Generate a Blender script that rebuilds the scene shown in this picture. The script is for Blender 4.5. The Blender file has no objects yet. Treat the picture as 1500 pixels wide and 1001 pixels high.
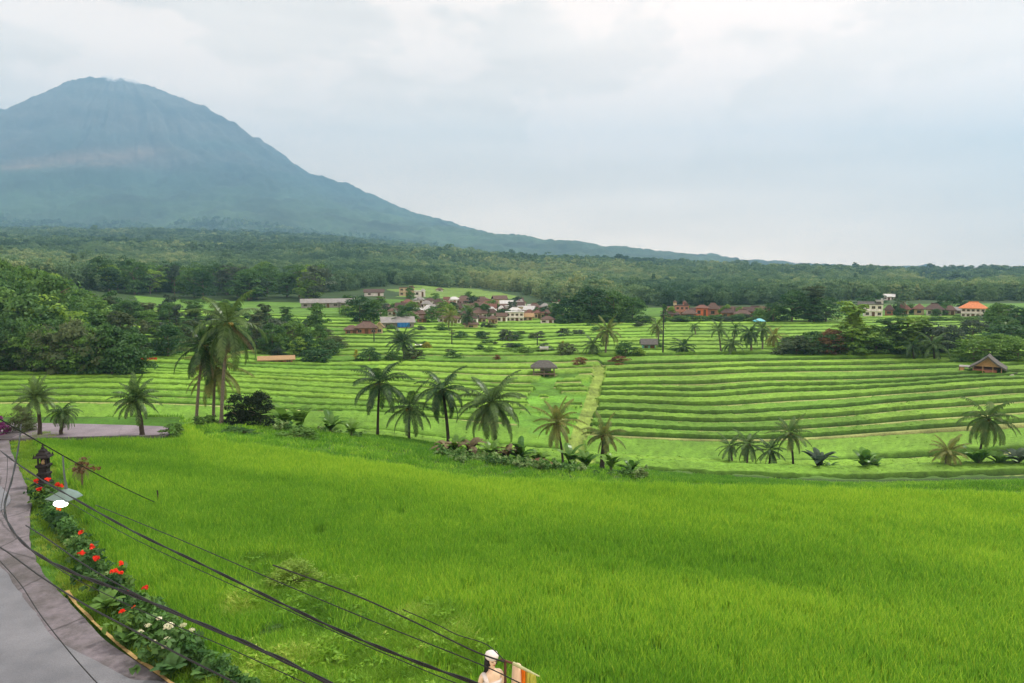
import bpy, math, random
import numpy as np
from mathutils import Vector, Matrix
R = math.radians
rng = np.random.default_rng(7)
random.seed(7)
SC = bpy.context.scene
COL = SC.collection
# ------------------------------------------------------------------ camera
F = 1083.0; CX = 750.0; CY = 500.5; CZ = 20.0
PITCH = math.atan(100.5 / F)
cp, sp = math.cos(PITCH), math.sin(PITCH)
cam = bpy.data.cameras.new('camera'); cam.lens = F / 1500 * 36; cam.sensor_width = 36
cam.clip_start = 0.1; cam.clip_end = 40000
co = bpy.data.objects.new('camera', cam); COL.objects.link(co)
co.location = (0, 0, CZ); co.rotation_euler = (math.pi / 2 - PITCH, 0, 0)
SC.camera = co

def ray(px, py):
    u = (px - CX) / F; v = (CY - py) / F
    Y = cp + v * sp; Z = -sp + v * cp
    return u / Y, Z / Y
def zrel(py, D): return D * ray(750, py)[1]
def onplane(px, py, z):
    u, s = ray(px, py); D = (z - CZ) / s
    return Vector((u * D, D, z))
def atdist(px, py, D):
    u, s = ray(px, py); return Vector((u * D, D, CZ + s * D))

# ------------------------------------------------------------------ noise
def vnoise(x, y, seed=0):
    x = np.asarray(x, float); y = np.asarray(y, float)
    xi = np.floor(x).astype(np.int64); yi = np.floor(y).astype(np.int64)
    xf = x - xi; yf = y - yi
    xf = xf * xf * (3 - 2 * xf); yf = yf * yf * (3 - 2 * yf)
    def h(a, b):
        n = (a * 374761393 + b * 668265263 + seed * 974634777) & 0xffffffff
        n = ((n ^ (n >> 13)) * 1274126177) & 0xffffffff
        n = n ^ (n >> 16)
        return (n & 0xffff) / 65535.0
    a = h(xi, yi); b = h(xi + 1, yi); c = h(xi, yi + 1); d = h(xi + 1, yi + 1)
    return (a * (1 - xf) + b * xf) * (1 - yf) + (c * (1 - xf) + d * xf) * yf - 0.5
def fbm(x, y, oct=4, seed=0):
    t = 0; a = 1.0
    for i in range(oct):
        t = t + a * vnoise(x * 2 ** i, y * 2 ** i, seed + i * 17); a *= 0.5
    return t
def sstep(a, b, x):
    t = np.clip((x - a) / (b - a), 0, 1); return t * t * (3 - 2 * t)

# ------------------------------------------------------------------ terrain table (heights below the eye, by bearing and distance)
PXC = [-500, 0, 250, 450, 550, 650, 750, 850, 1000, 1250, 1450, 1600, 2200]
DK = [45, 60, 80, 110, 145, 190, 235, 300, 450, 700, 1200, 2000]
TAB = [
 [-10, -13, -15, -14, -11, -5, 2, 8, 22, 45, 85, 150],
 [-9.6, -13, -16.6, -15.4, -14, -11, -6.5, -3, 2, 18, 50, 110],
 [-9.4, -13, -17, -16.1, -15.3, -14.3, -12.6, -11, -6, 8, 40, 105],
 [-9.8, -13.4, -18.3, -17.4, -16.6, -15.2, -14, -12.5, -8, 5, 38, 85],
 [-10.5, -13.3, -17.8, -17.9, -16.7, -15.5, -14.3, -12, -7, 4, 33, 70],
 [-11.5, -14.2, -19.0, -18.3, -16.8, -15.7, -14.8, -12.3, -10, 0, 26, 45],
 [-12, -15.2, -19.8, -18.6, -16.8, -15.8, -15.3, -13.8, -12, -5, 18, 25],
 [-12.3, -15.8, -20.4, -18.9, -16.6, -15.7, -15.3, -14.8, -14, -8, 14, 8],
 [-12.8, -16.8, -21.1, -19.1, -16.3, -15.6, -15.1, -15, -16, -12, 7, -10],
 [-13.5, -17.8, -21.4, -18.9, -16.0, -15.3, -14.8, -13.8, -13, -11, -2, -40],
 [-13, -17.6, -21.0, -17.2, -15.7, -14.9, -14.3, -13.2, -13, -12, -5, -50],
 [-13, -17.5, -20.5, -16.6, -15.3, -14.6, -14.2, -13, -13, -13, -7, -55],
 [-13, -17, -20, -16, -15, -14, -14, -13, -13, -13, -12, -60]]
UC = (np.array(PXC) - CX) / F
LD = np.log(np.array(DK, float))
GU = np.linspace(-1.3, 1.5, 281); GL = np.linspace(LD[0], LD[-1], 400)
_t = np.array([[np.interp(l, LD, row) for l in GL] for row in np.array(TAB, float)])
GT = np.array([[np.interp(u, UC, _t[:, j]) for j in range(len(GL))] for u in GU])
k = np.exp(-0.5 * (np.arange(-7, 8) / 3.0) ** 2); k /= k.sum()
GT = np.apply_along_axis(lambda a: np.convolve(np.pad(a, 7, mode='edge'), k, 'valid'), 0, GT)
k2 = np.exp(-0.5 * (np.arange(-5, 6) / 2.2) ** 2); k2 /= k2.sum()
GT = np.apply_along_axis(lambda a: np.convolve(np.pad(a, 5, mode='edge'), k2, 'valid'), 1, GT)
def table(u, D):
    fu = np.clip((u - GU[0]) / (GU[1] - GU[0]), 0, len(GU) - 1.001)
    fl = np.clip((np.log(np.maximum(D, 1)) - GL[0]) / (GL[1] - GL[0]), 0, len(GL) - 1.001)
    a = fu.astype(int); b = fl.astype(int); x = fu - a; y = fl - b
    return (GT[a, b] * (1 - x) + GT[a + 1, b] * x) * (1 - y) + (GT[a, b + 1] * (1 - x) + GT[a + 1, b + 1] * x) * y
CONE_R = np.array([0, 30, 62, 130, 210, 290, 370, 450, 530, 610, 710, 810, 900, 1050, 1400]) * 5.08
CONE_H = np.array([291, 290, 284, 243, 188, 140, 108, 82, 61, 47, 37, 28, 20, 8, -12]) * 5.08
CXW = (182 - 750) / F * 5500
def cone(x, y):
    dx = x - CXW; dx = np.where(dx < 0, dx * 1.12, dx)
    r = np.sqrt(dx ** 2 + (y - 5500) ** 2)
    h = np.interp(r, CONE_R, CONE_H)
    ang = np.arctan2(dx, 5500 - y)
    g = np.abs(fbm(ang * 6 + 0.0012 * r + 2.5 * fbm(x * .0007, y * .0007, 3, 14), r * 0.0011, 5, 3)) * 1.6
    h = h + (g - 0.4) * 60 * np.clip(r / 900, 0, 1) * np.clip((3600 - r) / 1800, 0.05, 1)
    h = h - 26 * np.exp(-((dx + 10) / 60) ** 2 - ((y - 5480) / 160) ** 2) + 14 * np.exp(-((dx + 190) / 70) ** 2) * np.clip(1 - r / 900, 0, 1)
    return h
EDGE_PX = [-400, 0, 100, 255, 285, 550, 700, 950, 1500, 2200]
EDGE_D = [42, 43, 43, 43, 36.8, 32, 29.5, 28.9, 27.4, 26.8]
def edge(u): return np.interp(u * F + CX, EDGE_PX, EDGE_D)
VPX = [0, 75, 120, 150, 190, 235, 280, 400, 480, 640, 800, 1000, 1200, 1400]
VDZ = [-26, -29, -27, -23, -25, -25, -14, -3, -5, -8, -13, -13, -19, -7]
def base(x, y):
    """smooth height of the land (world z)"""
    x = np.asarray(x, float); y = np.asarray(y, float)
    D = np.maximum(y, 1.0); u = x / D
    t = table(u, D)
    e = edge(u)
    near = -8.5 + 0 * t
    k = np.clip((D - e - .2) / np.maximum(45.5 - e, 2.5), 0, 1); k = np.where(e > 40, sstep(0, 1, k), 1 - (1 - k) ** 1.9)
    z = near * (1 - k) + t * k
    # middle tier of rice beyond the field on the left
    z = z + (1 - sstep(0.0, 2.2, np.abs(D - 41.0) - 3.2)) * ((u * F + CX > 300) & (u * F + CX < 600)) * 0.25
    k = sstep(1900, 3600, D)
    z = z * (1 - k) + cone(x, y) * k
    z = z + np.interp(u * F + CX, VPX, VDZ) * D / F * sstep(2000, 3400, D)
    z = z + fbm(x * 0.01, y * 0.01, 3, 5) * 14 * sstep(350, 1300, D)
    z = z + fbm(x * 0.0016, y * 0.0016, 3, 9) * 60 * sstep(1300, 3600, D) * (1 - 0.85 * sstep(3000, 4500, D))
    return z + CZ
def hit(px, py, dmin=46, dmax=2500):
    """first ground point seen along the bearing of a photograph position"""
    u, s = ray(px, py)
    D = np.exp(np.linspace(math.log(dmin), math.log(dmax), 5000))
    h = base(u * D, D) - (CZ + s * D)
    i = np.argmax(h >= 0)
    if h[i] < 0: i = int(np.argmax(h))
    return Vector((u * D[i], D[i], float(base(u * D[i], D[i]))))
def gz(x, y): return float(base(x, y))

def inpoly(x, y, poly):
    n = len(poly); ins = np.zeros(np.shape(x), bool); j = n - 1
    for i in range(n):
        xi, yi = poly[i]; xj, yj = poly[j]
        c = ((yi > y) != (yj > y)) & (x < (xj - xi) * (y - yi) / (yj - yi + 1e-12) + xi)
        ins ^= c; j = i
    return ins
def seg_d(x, y, pl):
    d = np.full(np.shape(x), 1e9)
    for (ax, ay), (bx, by) in zip(pl[:-1], pl[1:]):
        t = np.clip(((x - ax) * (bx - ax) + (y - ay) * (by - ay)) / ((bx - ax) ** 2 + (by - ay) ** 2), 0, 1)
        d = np.minimum(d, np.hypot(x - ax - t * (bx - ax), y - ay - t * (by - ay)))
    return d
GZ = CZ - 8.5
def gp(px, py):
    v = onplane(px, py, GZ); return (v.x, v.y)

# ------------------------------------------------------------------ materials
def new_mat(name):
    m = bpy.data.materials.new(name); m.use_nodes = True
    nt = m.node_tree; nt.nodes.clear()
    return m, nt, nt.nodes, nt.links
def solid(name, col, rough=0.7, var=0.25, scale=3.0, metal=0.0, bump=0.0, stain=None):
    m, nt, N, L = new_mat(name)
    out = N.new('ShaderNodeOutputMaterial'); b = N.new('ShaderNodeBsdfPrincipled')
    tc = N.new('ShaderNodeTexCoord'); nz = N.new('ShaderNodeTexNoise')
    nz.inputs['Scale'].default_value = scale; nz.inputs['Detail'].default_value = 6; nz.inputs['Roughness'].default_value = 0.65
    L.new(tc.outputs['Object'], nz.inputs['Vector'])
    mr = N.new('ShaderNodeMapRange'); mr.inputs['From Min'].default_value = 0.3; mr.inputs['From Max'].default_value = 0.7
    L.new(nz.outputs['Fac'], mr.inputs['Value'])
    mx = N.new('ShaderNodeMix'); mx.data_type = 'RGBA'
    c2 = stain if stain else [c * (1 - var) for c in col]
    mx.inputs['A'].default_value = (*c2, 1); mx.inputs['B'].default_value = (*[min(1, c * (1 + var * 0.5)) for c in col], 1)
    L.new(mr.outputs['Result'], mx.inputs['Factor']); L.new(mx.outputs['Result'], b.inputs['Base Color'])
    b.inputs['Roughness'].default_value = rough; b.inputs['Metallic'].default_value = metal; b.inputs['Specular IOR Level'].default_value = 0.2
    if bump:
        bp = N.new('ShaderNodeBump'); bp.inputs['Strength'].default_value = bump; bp.inputs['Distance'].default_value = 0.05
        L.new(nz.outputs['Fac'], bp.inputs['Height']); L.new(bp.outputs['Normal'], b.inputs['Normal'])
    L.new(b.outputs['BSDF'], out.inputs['Surface'])
    return m
def leafmat(name, ca, cb, transl=0.35, inst=False, nscale=0.35, rough=0.6, cc=None, isl=0.4, namp=1.6):
    """foliage: colour runs from ca to cb by plant and by clump"""
    m, nt, N, L = new_mat(name)
    out = N.new('ShaderNodeOutputMaterial')
    geo = N.new('ShaderNodeNewGeometry'); nz = N.new('ShaderNodeTexNoise')
    nz.inputs['Scale'].default_value = nscale; nz.inputs['Detail'].default_value = 3
    L.new(geo.outputs['Position'], nz.inputs['Vector'])
    if inst:
        at = N.new('ShaderNodeAttribute'); at.attribute_type = 'INSTANCER'; at.attribute_name = 'tint'; src = at.outputs['Fac']
    else:
        oi = N.new('ShaderNodeObjectInfo'); src = oi.outputs['Random']
    a = N.new('ShaderNodeMath'); a.operation = 'MULTIPLY_ADD'; a.inputs[1].default_value = namp; a.inputs[2].default_value = -namp / 2
    L.new(nz.outputs['Fac'], a.inputs[0])
    ad = N.new('ShaderNodeMath'); ad.operation = 'ADD'; L.new(a.outputs[0], ad.inputs[0]); L.new(src, ad.inputs[1])
    ri = N.new('ShaderNodeMath'); ri.operation = 'MULTIPLY_ADD'; ri.inputs[1].default_value = isl; ri.inputs[2].default_value = -isl / 2
    L.new(geo.outputs['Random Per Island'], ri.inputs[0])
    ad2 = N.new('ShaderNodeMath'); ad2.operation = 'ADD'; ad2.use_clamp = True; L.new(ad.outputs[0], ad2.inputs[0]); L.new(ri.outputs[0], ad2.inputs[1])
    cr = N.new('ShaderNodeValToRGB'); cr.color_ramp.elements[0].color = (*ca, 1); cr.color_ramp.elements[1].color = (*cb, 1)
    if cc:
        e = cr.color_ramp.elements.new(1.0); e.color = (*cc, 1); cr.color_ramp.elements[1].position = 0.8
    L.new(ad2.outputs[0], cr.inputs['Fac'])
    d = N.new('ShaderNodeBsdfDiffuse'); t = N.new('ShaderNodeBsdfTranslucent'); g = N.new('ShaderNodeBsdfGlossy')
    g.inputs['Roughness'].default_value = rough; g.inputs['Color'].default_value = (0.8, 0.85, 0.9, 1)
    L.new(cr.outputs['Color'], d.inputs['Color']); L.new(cr.outputs['Color'], t.inputs['Color'])
    s1 = N.new('ShaderNodeMixShader'); s1.inputs['Fac'].default_value = transl
    L.new(d.outputs[0], s1.inputs[1]); L.new(t.outputs[0], s1.inputs[2])
    s2 = N.new('ShaderNodeMixShader'); s2.inputs['Fac'].default_value = 0.02
    L.new(s1.outputs[0], s2.inputs[1]); L.new(g.outputs[0], s2.inputs[2])
    L.new(s2.outputs[0], out.inputs['Surface'])
    return m

# ------------------------------------------------------------------ mesh building
class MB:
    def __init__(s): s.v = []; s.f = []; s.n = 0; s.mi = []
    def add(s, vs, fs, mi=0):
        o = s.n; s.v.extend([tuple(p) for p in vs]); s.n += len(vs)
        s.f.extend([tuple(i + o for i in f) for f in fs]); s.mi.extend([mi] * len(fs))
    def box(s, c, sz, rz=0, mi=0, top=1.0):
        x, y, z = [q / 2 for q in sz]; vs = []
        for dz, k in ((-z, 1), (z, top)):
            for dx, dy in ((-x, -y), (x, -y), (x, y), (-x, y)):
                a, b = dx * k, dy * k
                vs.append((c[0] + a * math.cos(rz) - b * math.sin(rz), c[1] + a * math.sin(rz) + b * math.cos(rz), c[2] + dz))
        s.add(vs, [(0, 3, 2, 1), (4, 5, 6, 7), (0, 1, 5, 4), (1, 2, 6, 5), (2, 3, 7, 6), (3, 0, 4, 7)], mi)
    def tube(s, pts, rad, n=8, cap=True, mi=0):
        pts = [Vector(p) for p in pts]; m = len(pts)
        if not hasattr(rad, '__len__'): rad = [rad] * m
        vs = []; up = Vector((0, 0, 1))
        prev = None
        for i, p in enumerate(pts):
            t = (pts[min(i + 1, m - 1)] - pts[max(i - 1, 0)]).normalized()
            if prev is None:
                a = t.cross(up)
                if a.length < 0.05: a = t.cross(Vector((1, 0, 0)))
                a.normalize()
            else:
                a = (prev - t * prev.dot(t)).normalized()
            prev = a; b = t.cross(a)
            for q in range(n):
                w = 2 * math.pi * q / n
                vs.append(p + (a * math.cos(w) + b * math.sin(w)) * rad[i])
        fs = [(i * n + q, i * n + (q + 1) % n, (i + 1) * n + (q + 1) % n, (i + 1) * n + q) for i in range(m - 1) for q in range(n)]
        if cap: fs += [tuple(range(n - 1, -1, -1)), tuple((m - 1) * n + q for q in range(n))]
        s.add(vs, fs, mi)
    def lathe(s, prof, c=(0, 0, 0), n=12, mi=0, sx=1, sy=1):
        vs = []
        for r, z in prof:
            for q in range(n):
                w = 2 * math.pi * (q + 0.5) / n
                vs.append((c[0] + r * math.cos(w) * sx, c[1] + r * math.sin(w) * sy, c[2] + z))
        m = len(prof)
        fs = [(i * n + q, i * n + (q + 1) % n, (i + 1) * n + (q + 1) % n, (i + 1) * n + q) for i in range(m - 1) for q in range(n)]
        fs += [tuple(range(n - 1, -1, -1)), tuple((m - 1) * n + q for q in range(n))]
        s.add(vs, fs, mi)
    def build(s, name, mats, parent=None, smooth=False, data_only=False):
        me = bpy.data.meshes.new(name); me.from_pydata(s.v, [], s.f); 
        if not isinstance(mats, (list, tuple)): mats = [mats]
        for m in mats: me.materials.append(m)
        if len(mats) > 1: me.polygons.foreach_set('material_index', s.mi)
        if smooth: me.shade_smooth()
        me.update()
        if data_only: return me
        return link(name, me, parent)
def link(name, me, parent=None, loc=None, rz=None):
    o = bpy.data.objects.new(name, me); COL.objects.link(o)
    if parent: o.parent = parent
    if loc is not None: o.location = loc
    if rz is not None: o.rotation_euler = (0, 0, rz)
    return o
def npmesh(name, V, Fq, mat, colors=None):
    me = bpy.data.meshes.new(name)
    V = np.asarray(V, np.float32); Fq = np.asarray(Fq, np.int32); k = Fq.shape[1]
    me.vertices.add(len(V)); me.vertices.foreach_set('co', V.ravel())
    me.loops.add(Fq.size); me.loops.foreach_set('vertex_index', Fq.ravel())
    me.polygons.add(len(Fq)); me.polygons.foreach_set('loop_start', np.arange(0, Fq.size, k, dtype=np.int32))
    me.update(calc_edges=True)
    if mat: me.materials.append(mat)
    if colors is not None:
        a = me.color_attributes.new('gcol', 'FLOAT_COLOR', 'POINT')
        c = np.ones((len(V), 4), np.float32); c[:, :3] = colors; a.data.foreach_set('color', c.ravel())
    return me
def tag(o, label, cat, group=None):
    o['label'] = label; o['category'] = cat
    if group: o['group'] = group
    return o
def thing(name, label, cat, loc, rz=0, group=None, scale=1):
    o = bpy.data.objects.new(name, None); COL.objects.link(o); o.empty_display_size = 0.5
    o.location = loc; o.rotation_euler = (0, 0, rz)
    o.scale = (scale, scale, scale) if not hasattr(scale, '__len__') else scale
    return tag(o, label, cat, group)
def dup(root, loc, rz, label, scale=1, group=None):
    r = root.copy(); COL.objects.link(r); r.location = loc; r.rotation_euler = (0, 0, rz)
    r.scale = (scale, scale, scale) if not hasattr(scale, '__len__') else scale
    r['label'] = label
    if group: r['group'] = group
    for ch in list(root.children):
        c = ch.copy(); COL.objects.link(c); c.parent = r
        for g in list(ch.children):
            d = g.copy(); COL.objects.link(d); d.parent = c
    return r
def stuff(o, label, cat): o['kind'] = 'stuff'; return tag(o, label, cat)
def struct(o): o['kind'] = 'structure'; return o

# point-scatter with geometry nodes, only for growth nobody could count
def scatter(name, P, rz, sc, tint, pid, protos, label, cat, tilt=None):
    me = bpy.data.meshes.new(name); n = len(P)
    me.vertices.add(n); me.vertices.foreach_set('co', np.asarray(P, np.float32).ravel())
    for nm, arr, ty in (('rotz', rz, 'FLOAT'), ('scl', sc, 'FLOAT'), ('tint', tint, 'FLOAT'), ('pid', pid, 'INT')):
        a = me.attributes.new(nm, ty, 'POINT'); a.data.foreach_set('value', np.asarray(arr, np.float32 if ty == 'FLOAT' else np.int32))
    col = bpy.data.collections.new(name + '_kinds')
    for i, pm in enumerate(protos):
        po = bpy.data.objects.new('%s_kind_%02d' % (name, i), pm); col.objects.link(po)
    ng = bpy.data.node_groups.new(name, 'GeometryNodeTree')
    ng.interface.new_socket('Geometry', in_out='INPUT', socket_type='NodeSocketGeometry')
    ng.interface.new_socket('Geometry', in_out='OUTPUT', socket_type='NodeSocketGeometry')
    N, L = ng.nodes, ng.links
    gi = N.new('NodeGroupInput'); go = N.new('NodeGroupOutput')
    ip = N.new('GeometryNodeInstanceOnPoints'); ci = N.new('GeometryNodeCollectionInfo')
    ci.inputs['Collection'].default_value = col; ci.inputs['Separate Children'].default_value = True; ci.inputs['Reset Children'].default_value = True
    def attr(nm, ty):
        a = N.new('GeometryNodeInputNamedAttribute'); a.data_type = ty; a.inputs['Name'].default_value = nm; return a.outputs['Attribute']
    cx = N.new('ShaderNodeCombineXYZ'); L.new(attr('rotz', 'FLOAT'), cx.inputs['Z'])
    L.new(gi.outputs[0], ip.inputs['Points']); L.new(ci.outputs[0], ip.inputs['Instance'])
    ip.inputs['Pick Instance'].default_value = True
    L.new(attr('pid', 'INT'), ip.inputs['Instance Index'])
    L.new(cx.outputs[0], ip.inputs['Rotation']); L.new(attr('scl', 'FLOAT'), ip.inputs['Scale'])
    L.new(ip.outputs[0], go.inputs[0])
    o = link(name, me); md = o.modifiers.new('scatter', 'NODES'); md.node_group = ng
    return stuff(o, label, cat)

#@@WORLD
# ------------------------------------------------------------------ sky, sun, haze
SUN_EL, SUN_AZ = R(52), R(48)     # sun high behind thin cloud, to the right and a little ahead
w = bpy.data.worlds.new('World'); SC.world = w; w.use_nodes = True
N, L = w.node_tree.nodes, w.node_tree.links; N.clear()
wo = N.new('ShaderNodeOutputWorld'); bg = N.new('ShaderNodeBackground')
sky = N.new('ShaderNodeTexSky'); sky.sky_type = 'NISHITA'; sky.sun_disc = False
sky.sun_elevation = SUN_EL; sky.sun_rotation = SUN_AZ; sky.air_density = 1.5; sky.dust_density = 2
sm = N.new('ShaderNodeVectorMath'); sm.operation = 'SCALE'; sm.inputs['Scale'].default_value = 0.085
L.new(sky.outputs[0], sm.inputs[0])
tc = N.new('ShaderNodeTexCoord'); sx = N.new('ShaderNodeSeparateXYZ'); L.new(tc.outputs['Generated'], sx.inputs[0])
def math_n(op, a, b=None, clamp=False):
    m = N.new('ShaderNodeMath'); m.operation = op; m.use_clamp = clamp
    for i, q in enumerate((a, b)):
        if q is None: continue
        if isinstance(q, (int, float)): m.inputs[i].default_value = q
        else: L.new(q, m.inputs[i])
    return m.outputs[0]
def ramp(src, els):
    r = N.new('ShaderNodeValToRGB'); e = r.color_ramp.elements
    e[0].position, e[0].color = els[0][0], (*els[0][1], 1); e[1].position, e[1].color = els[1][0], (*els[1][1], 1)
    for p, c in els[2:]:
        q = e.new(p); q.color = (*c, 1)
    L.new(src, r.inputs[0]); return r.outputs[0]
def noise(vec, scale, detail, rough, sxyz, loc=(0, 0, 0), dist=0.0):
    mp = N.new('ShaderNodeMapping'); mp.inputs['Scale'].default_value = sxyz; mp.inputs['Location'].default_value = loc
    L.new(vec, mp.inputs['Vector']); n = N.new('ShaderNodeTexNoise'); n.inputs['Scale'].default_value = scale
    n.inputs['Detail'].default_value = detail; n.inputs['Roughness'].default_value = rough; n.inputs['Distortion'].default_value = dist
    L.new(mp.outputs[0], n.inputs['Vector']); return n.outputs['Fac']
gen = tc.outputs['Generated']
# cloud deck colour by height above the horizon: blue-grey low, pale grey above, bright overhead
deck = ramp(sx.outputs['Z'], [(0.0, (2.05, 1.55, 1.15)), (0.06, (1.68, 1.28, 0.98)), (0.14, (1.30, 1.00, 0.78)), (0.24, (1.10, 0.86, 0.68)),
                              (0.40, (0.90, 0.76, 0.64)), (1.0, (1.15, 1.12, 1.05))])
n1 = noise(gen, 2.2, 8, 0.55, (1, 1, 3.2), (0.3, 0.2, 0.1), 0.1)          # broad soft banks
n2 = noise(gen, 5.0, 10, 0.58, (1, 1, 2.2), (1.7, 0.4, 0.9), 0.15)           # heaped cloud
n3 = noise(gen, 3.0, 6, 0.5, (1, 1, 9.0), (4.1, 2.4, 0.0), 0.2)            # flat streaks
# bright cumulus lies to the right of the view, at middle height
dv = N.new('ShaderNodeVectorMath'); dv.operation = 'DOT_PRODUCT'; L.new(gen, dv.inputs[0])
_d = Vector((0.40, 1.0, 0.20)).normalized(); dv.inputs[1].default_value = _d
glow = N.new('ShaderNodeMapRange'); glow.interpolation_type = 'SMOOTHSTEP'
glow.inputs['From Min'].default_value = 0.90; glow.inputs['From Max'].default_value = 0.995; L.new(dv.outputs['Value'], glow.inputs['Value'])
g = glow.outputs['Result']
b1 = N.new('ShaderNodeMapRange'); b1.inputs['From Min'].default_value = 0.35; b1.inputs['From Max'].default_value = 0.65
b1.inputs['To Min'].default_value = 0.93; b1.inputs['To Max'].default_value = 1.06; L.new(n1, b1.inputs['Value'])
b3 = N.new('ShaderNodeMapRange'); b3.inputs['From Min'].default_value = 0.3; b3.inputs['From Max'].default_value = 0.7
b3.inputs['To Min'].default_value = 0.90; b3.inputs['To Max'].default_value = 1.09; L.new(n3, b3.inputs['Value'])
mul = math_n('MULTIPLY', b1.outputs[0], b3.outputs[0])
vm = N.new('ShaderNodeVectorMath'); vm.operation = 'SCALE'; L.new(deck, vm.inputs[0]); L.new(mul, vm.inputs['Scale'])
cum = N.new('ShaderNodeMapRange'); cum.interpolation_type = 'SMOOTHSTEP'; cum.inputs['From Min'].default_value = 0.47; cum.inputs['From Max'].default_value = 0.55; L.new(n2, cum.inputs['Value'])
lowcut = N.new('ShaderNodeMapRange'); lowcut.interpolation_type = 'SMOOTHSTEP'; lowcut.inputs['From Min'].default_value = 0.07; lowcut.inputs['From Max'].default_value = 0.17; L.new(sx.outputs['Z'], lowcut.inputs['Value'])
cf = math_n('MULTIPLY', math_n('MULTIPLY', cum.outputs[0], lowcut.outputs[0]), math_n('MULTIPLY_ADD', g, 0.45))
N_last = cf.node
cfm = math_n('MULTIPLY', cf, 1.0, True)
mixc = N.new('ShaderNodeMix'); mixc.data_type = 'RGBA'; L.new(cfm, mixc.inputs['Factor']); L.new(vm.outputs[0], mixc.inputs['A'])
mixc.inputs['B'].default_value = (1.38, 1.05, 0.84, 1)
# pinkish lift inside the bright part
gm = math_n('MULTIPLY', math_n('MULTIPLY', g, lowcut.outputs[0]), 0.42)
mixg = N.new('ShaderNodeMix'); mixg.data_type = 'RGBA'; L.new(gm, mixg.inputs['Factor']); L.new(mixc.outputs['Result'], mixg.inputs['A'])
mixg.inputs['B'].default_value = (1.38, 1.04, 0.82, 1)
mixs = N.new('ShaderNodeMix'); mixs.data_type = 'RGBA'; mixs.inputs['Factor'].default_value = 0.88
L.new(sm.outputs[0], mixs.inputs['A']); L.new(mixg.outputs['Result'], mixs.inputs['B'])
L.new(mixs.outputs['Result'], bg.inputs['Color']); bg.inputs['Strength'].default_value = 1.0
L.new(bg.outputs[0], wo.inputs[0])
sl = bpy.data.lights.new('sun', 'SUN'); sl.energy = 2.6; sl.angle = R(10); sl.color = (1, 0.92, 0.80)
so = bpy.data.objects.new('sun', sl); COL.objects.link(so)
sd = Vector((math.sin(SUN_AZ) * math.cos(SUN_EL), math.cos(SUN_AZ) * math.cos(SUN_EL), math.sin(SUN_EL)))
so.rotation_euler = (-sd).to_track_quat('-Z', 'Y').to_euler(); so.location = (0, 0, 60)
SC.view_settings.view_transform = 'Standard'; SC.view_settings.look = 'None'; SC.view_settings.exposure = 0.70; SC.view_settings.gamma = 1
SC.cycles.max_bounces = 6; SC.cycles.diffuse_bounces = 3; SC.cycles.transmission_bounces = 4; SC.cycles.volume_bounces = 1
SC.cycles.transparent_max_bounces = 8
try: SC.cycles.use_denoising = True
except Exception: pass
hb = MB(); hb.box((0, 3800, 720 - 45), (12400, 7900, 1610)); 
hm, nt, N2, L2 = new_mat('haze'); ho = N2.new('ShaderNodeOutputMaterial'); pv = N2.new('ShaderNodeVolumePrincipled')
pv.inputs['Color'].default_value = (0.29, 0.52, 0.76, 1); pv.inputs['Density'].default_value = 0.00020; pv.inputs['Anisotropy'].default_value = 0.1
L2.new(pv.outputs[0], ho.inputs['Volume'])
hz = hb.build('haze', hm); hz['kind'] = 'stuff'; tag(hz, 'thin blue haze hanging in the air over the valley and mountain', 'haze')

#@@GROUND
# ------------------------------------------------------------------ plan outlines on the near ground
ROAD_R = [gp(*p) for p in [(14, 648), (28, 690), (44, 735), (43, 790), (62, 840), (100, 885), (150, 937), (236, 1001), (300, 1050)]]
ASPH_R = [gp(*p) for p in [(-40, 780), (0, 832), (60, 915), (105, 957), (182, 1001), (240, 1045)]]
FIELD_L = [gp(*p) for p in [(50, 651), (75, 672), (108, 705), (128, 755), (150, 810), (178, 850), (240, 900), (325, 970), (420, 1060)]]
WEED = [gp(*p) for p in [(345, 832), (400, 810), (470, 848), (560, 884), (640, 922), (728, 962), (760, 1030), (600, 1060), (470, 1000), (420, 930), (355, 885)]]
WEED2 = [gp(*p) for p in [(325, 970), (360, 935), (440, 965), (520, 1060), (420, 1060)]]
PATH = [(onp.x, onp.y) for onp in (hit(880, 528), hit(874, 560), hit(862, 600), hit(845, 645), hit(838, 668))]

# terraces: front edges along s; z is constant-ish on each tread
LEV = [68, 72.5, 77.5, 88]
_lr = random.Random(3)
while LEV[-1] < 250: LEV.append(LEV[-1] + (4.4 + (LEV[-1] - 88) * 0.045) * _lr.uniform(.68, 1.32))
LEV = np.array(LEV)
def wob(u, s, left):
    x = u * s
    w = fbm(x * 0.018, s * 0.012, 3, 21) * 9 + fbm(x * 0.05, s * 0.03, 2, 25) * 1.6 + 0.0012 * (x - 12) ** 2 * 0.35
    w = w - left * (3.0 + fbm(x * 0.02, s * 0.02, 2, 31) * 7)
    # slow swing of the hillside: edges climb away to the right
    return w - 0.02 * x
def pathx(D):
    ys = np.array([p[1] for p in PATH])[::-1]; xs = np.array([p[0] for p in PATH])[::-1]
    return np.interp(D, ys, xs, left=xs[0], right=xs[-1])
ucol = np.concatenate([np.linspace(-1.25, -0.74, 40)[:-1], np.linspace(-0.74, 0.74, 860), np.linspace(0.74, 1.25, 40)[1:]])
rows = []   # (s, kind, tread index, along fraction)  kinds: 0 plain, 1 riser foot, 2 bund, 3 rice foot, 4 rice top
for s in np.concatenate([np.linspace(2, 12, 6)[:-1], np.exp(np.linspace(math.log(12), math.log(66), 110))]): rows.append((s, 0, -1))
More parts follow.
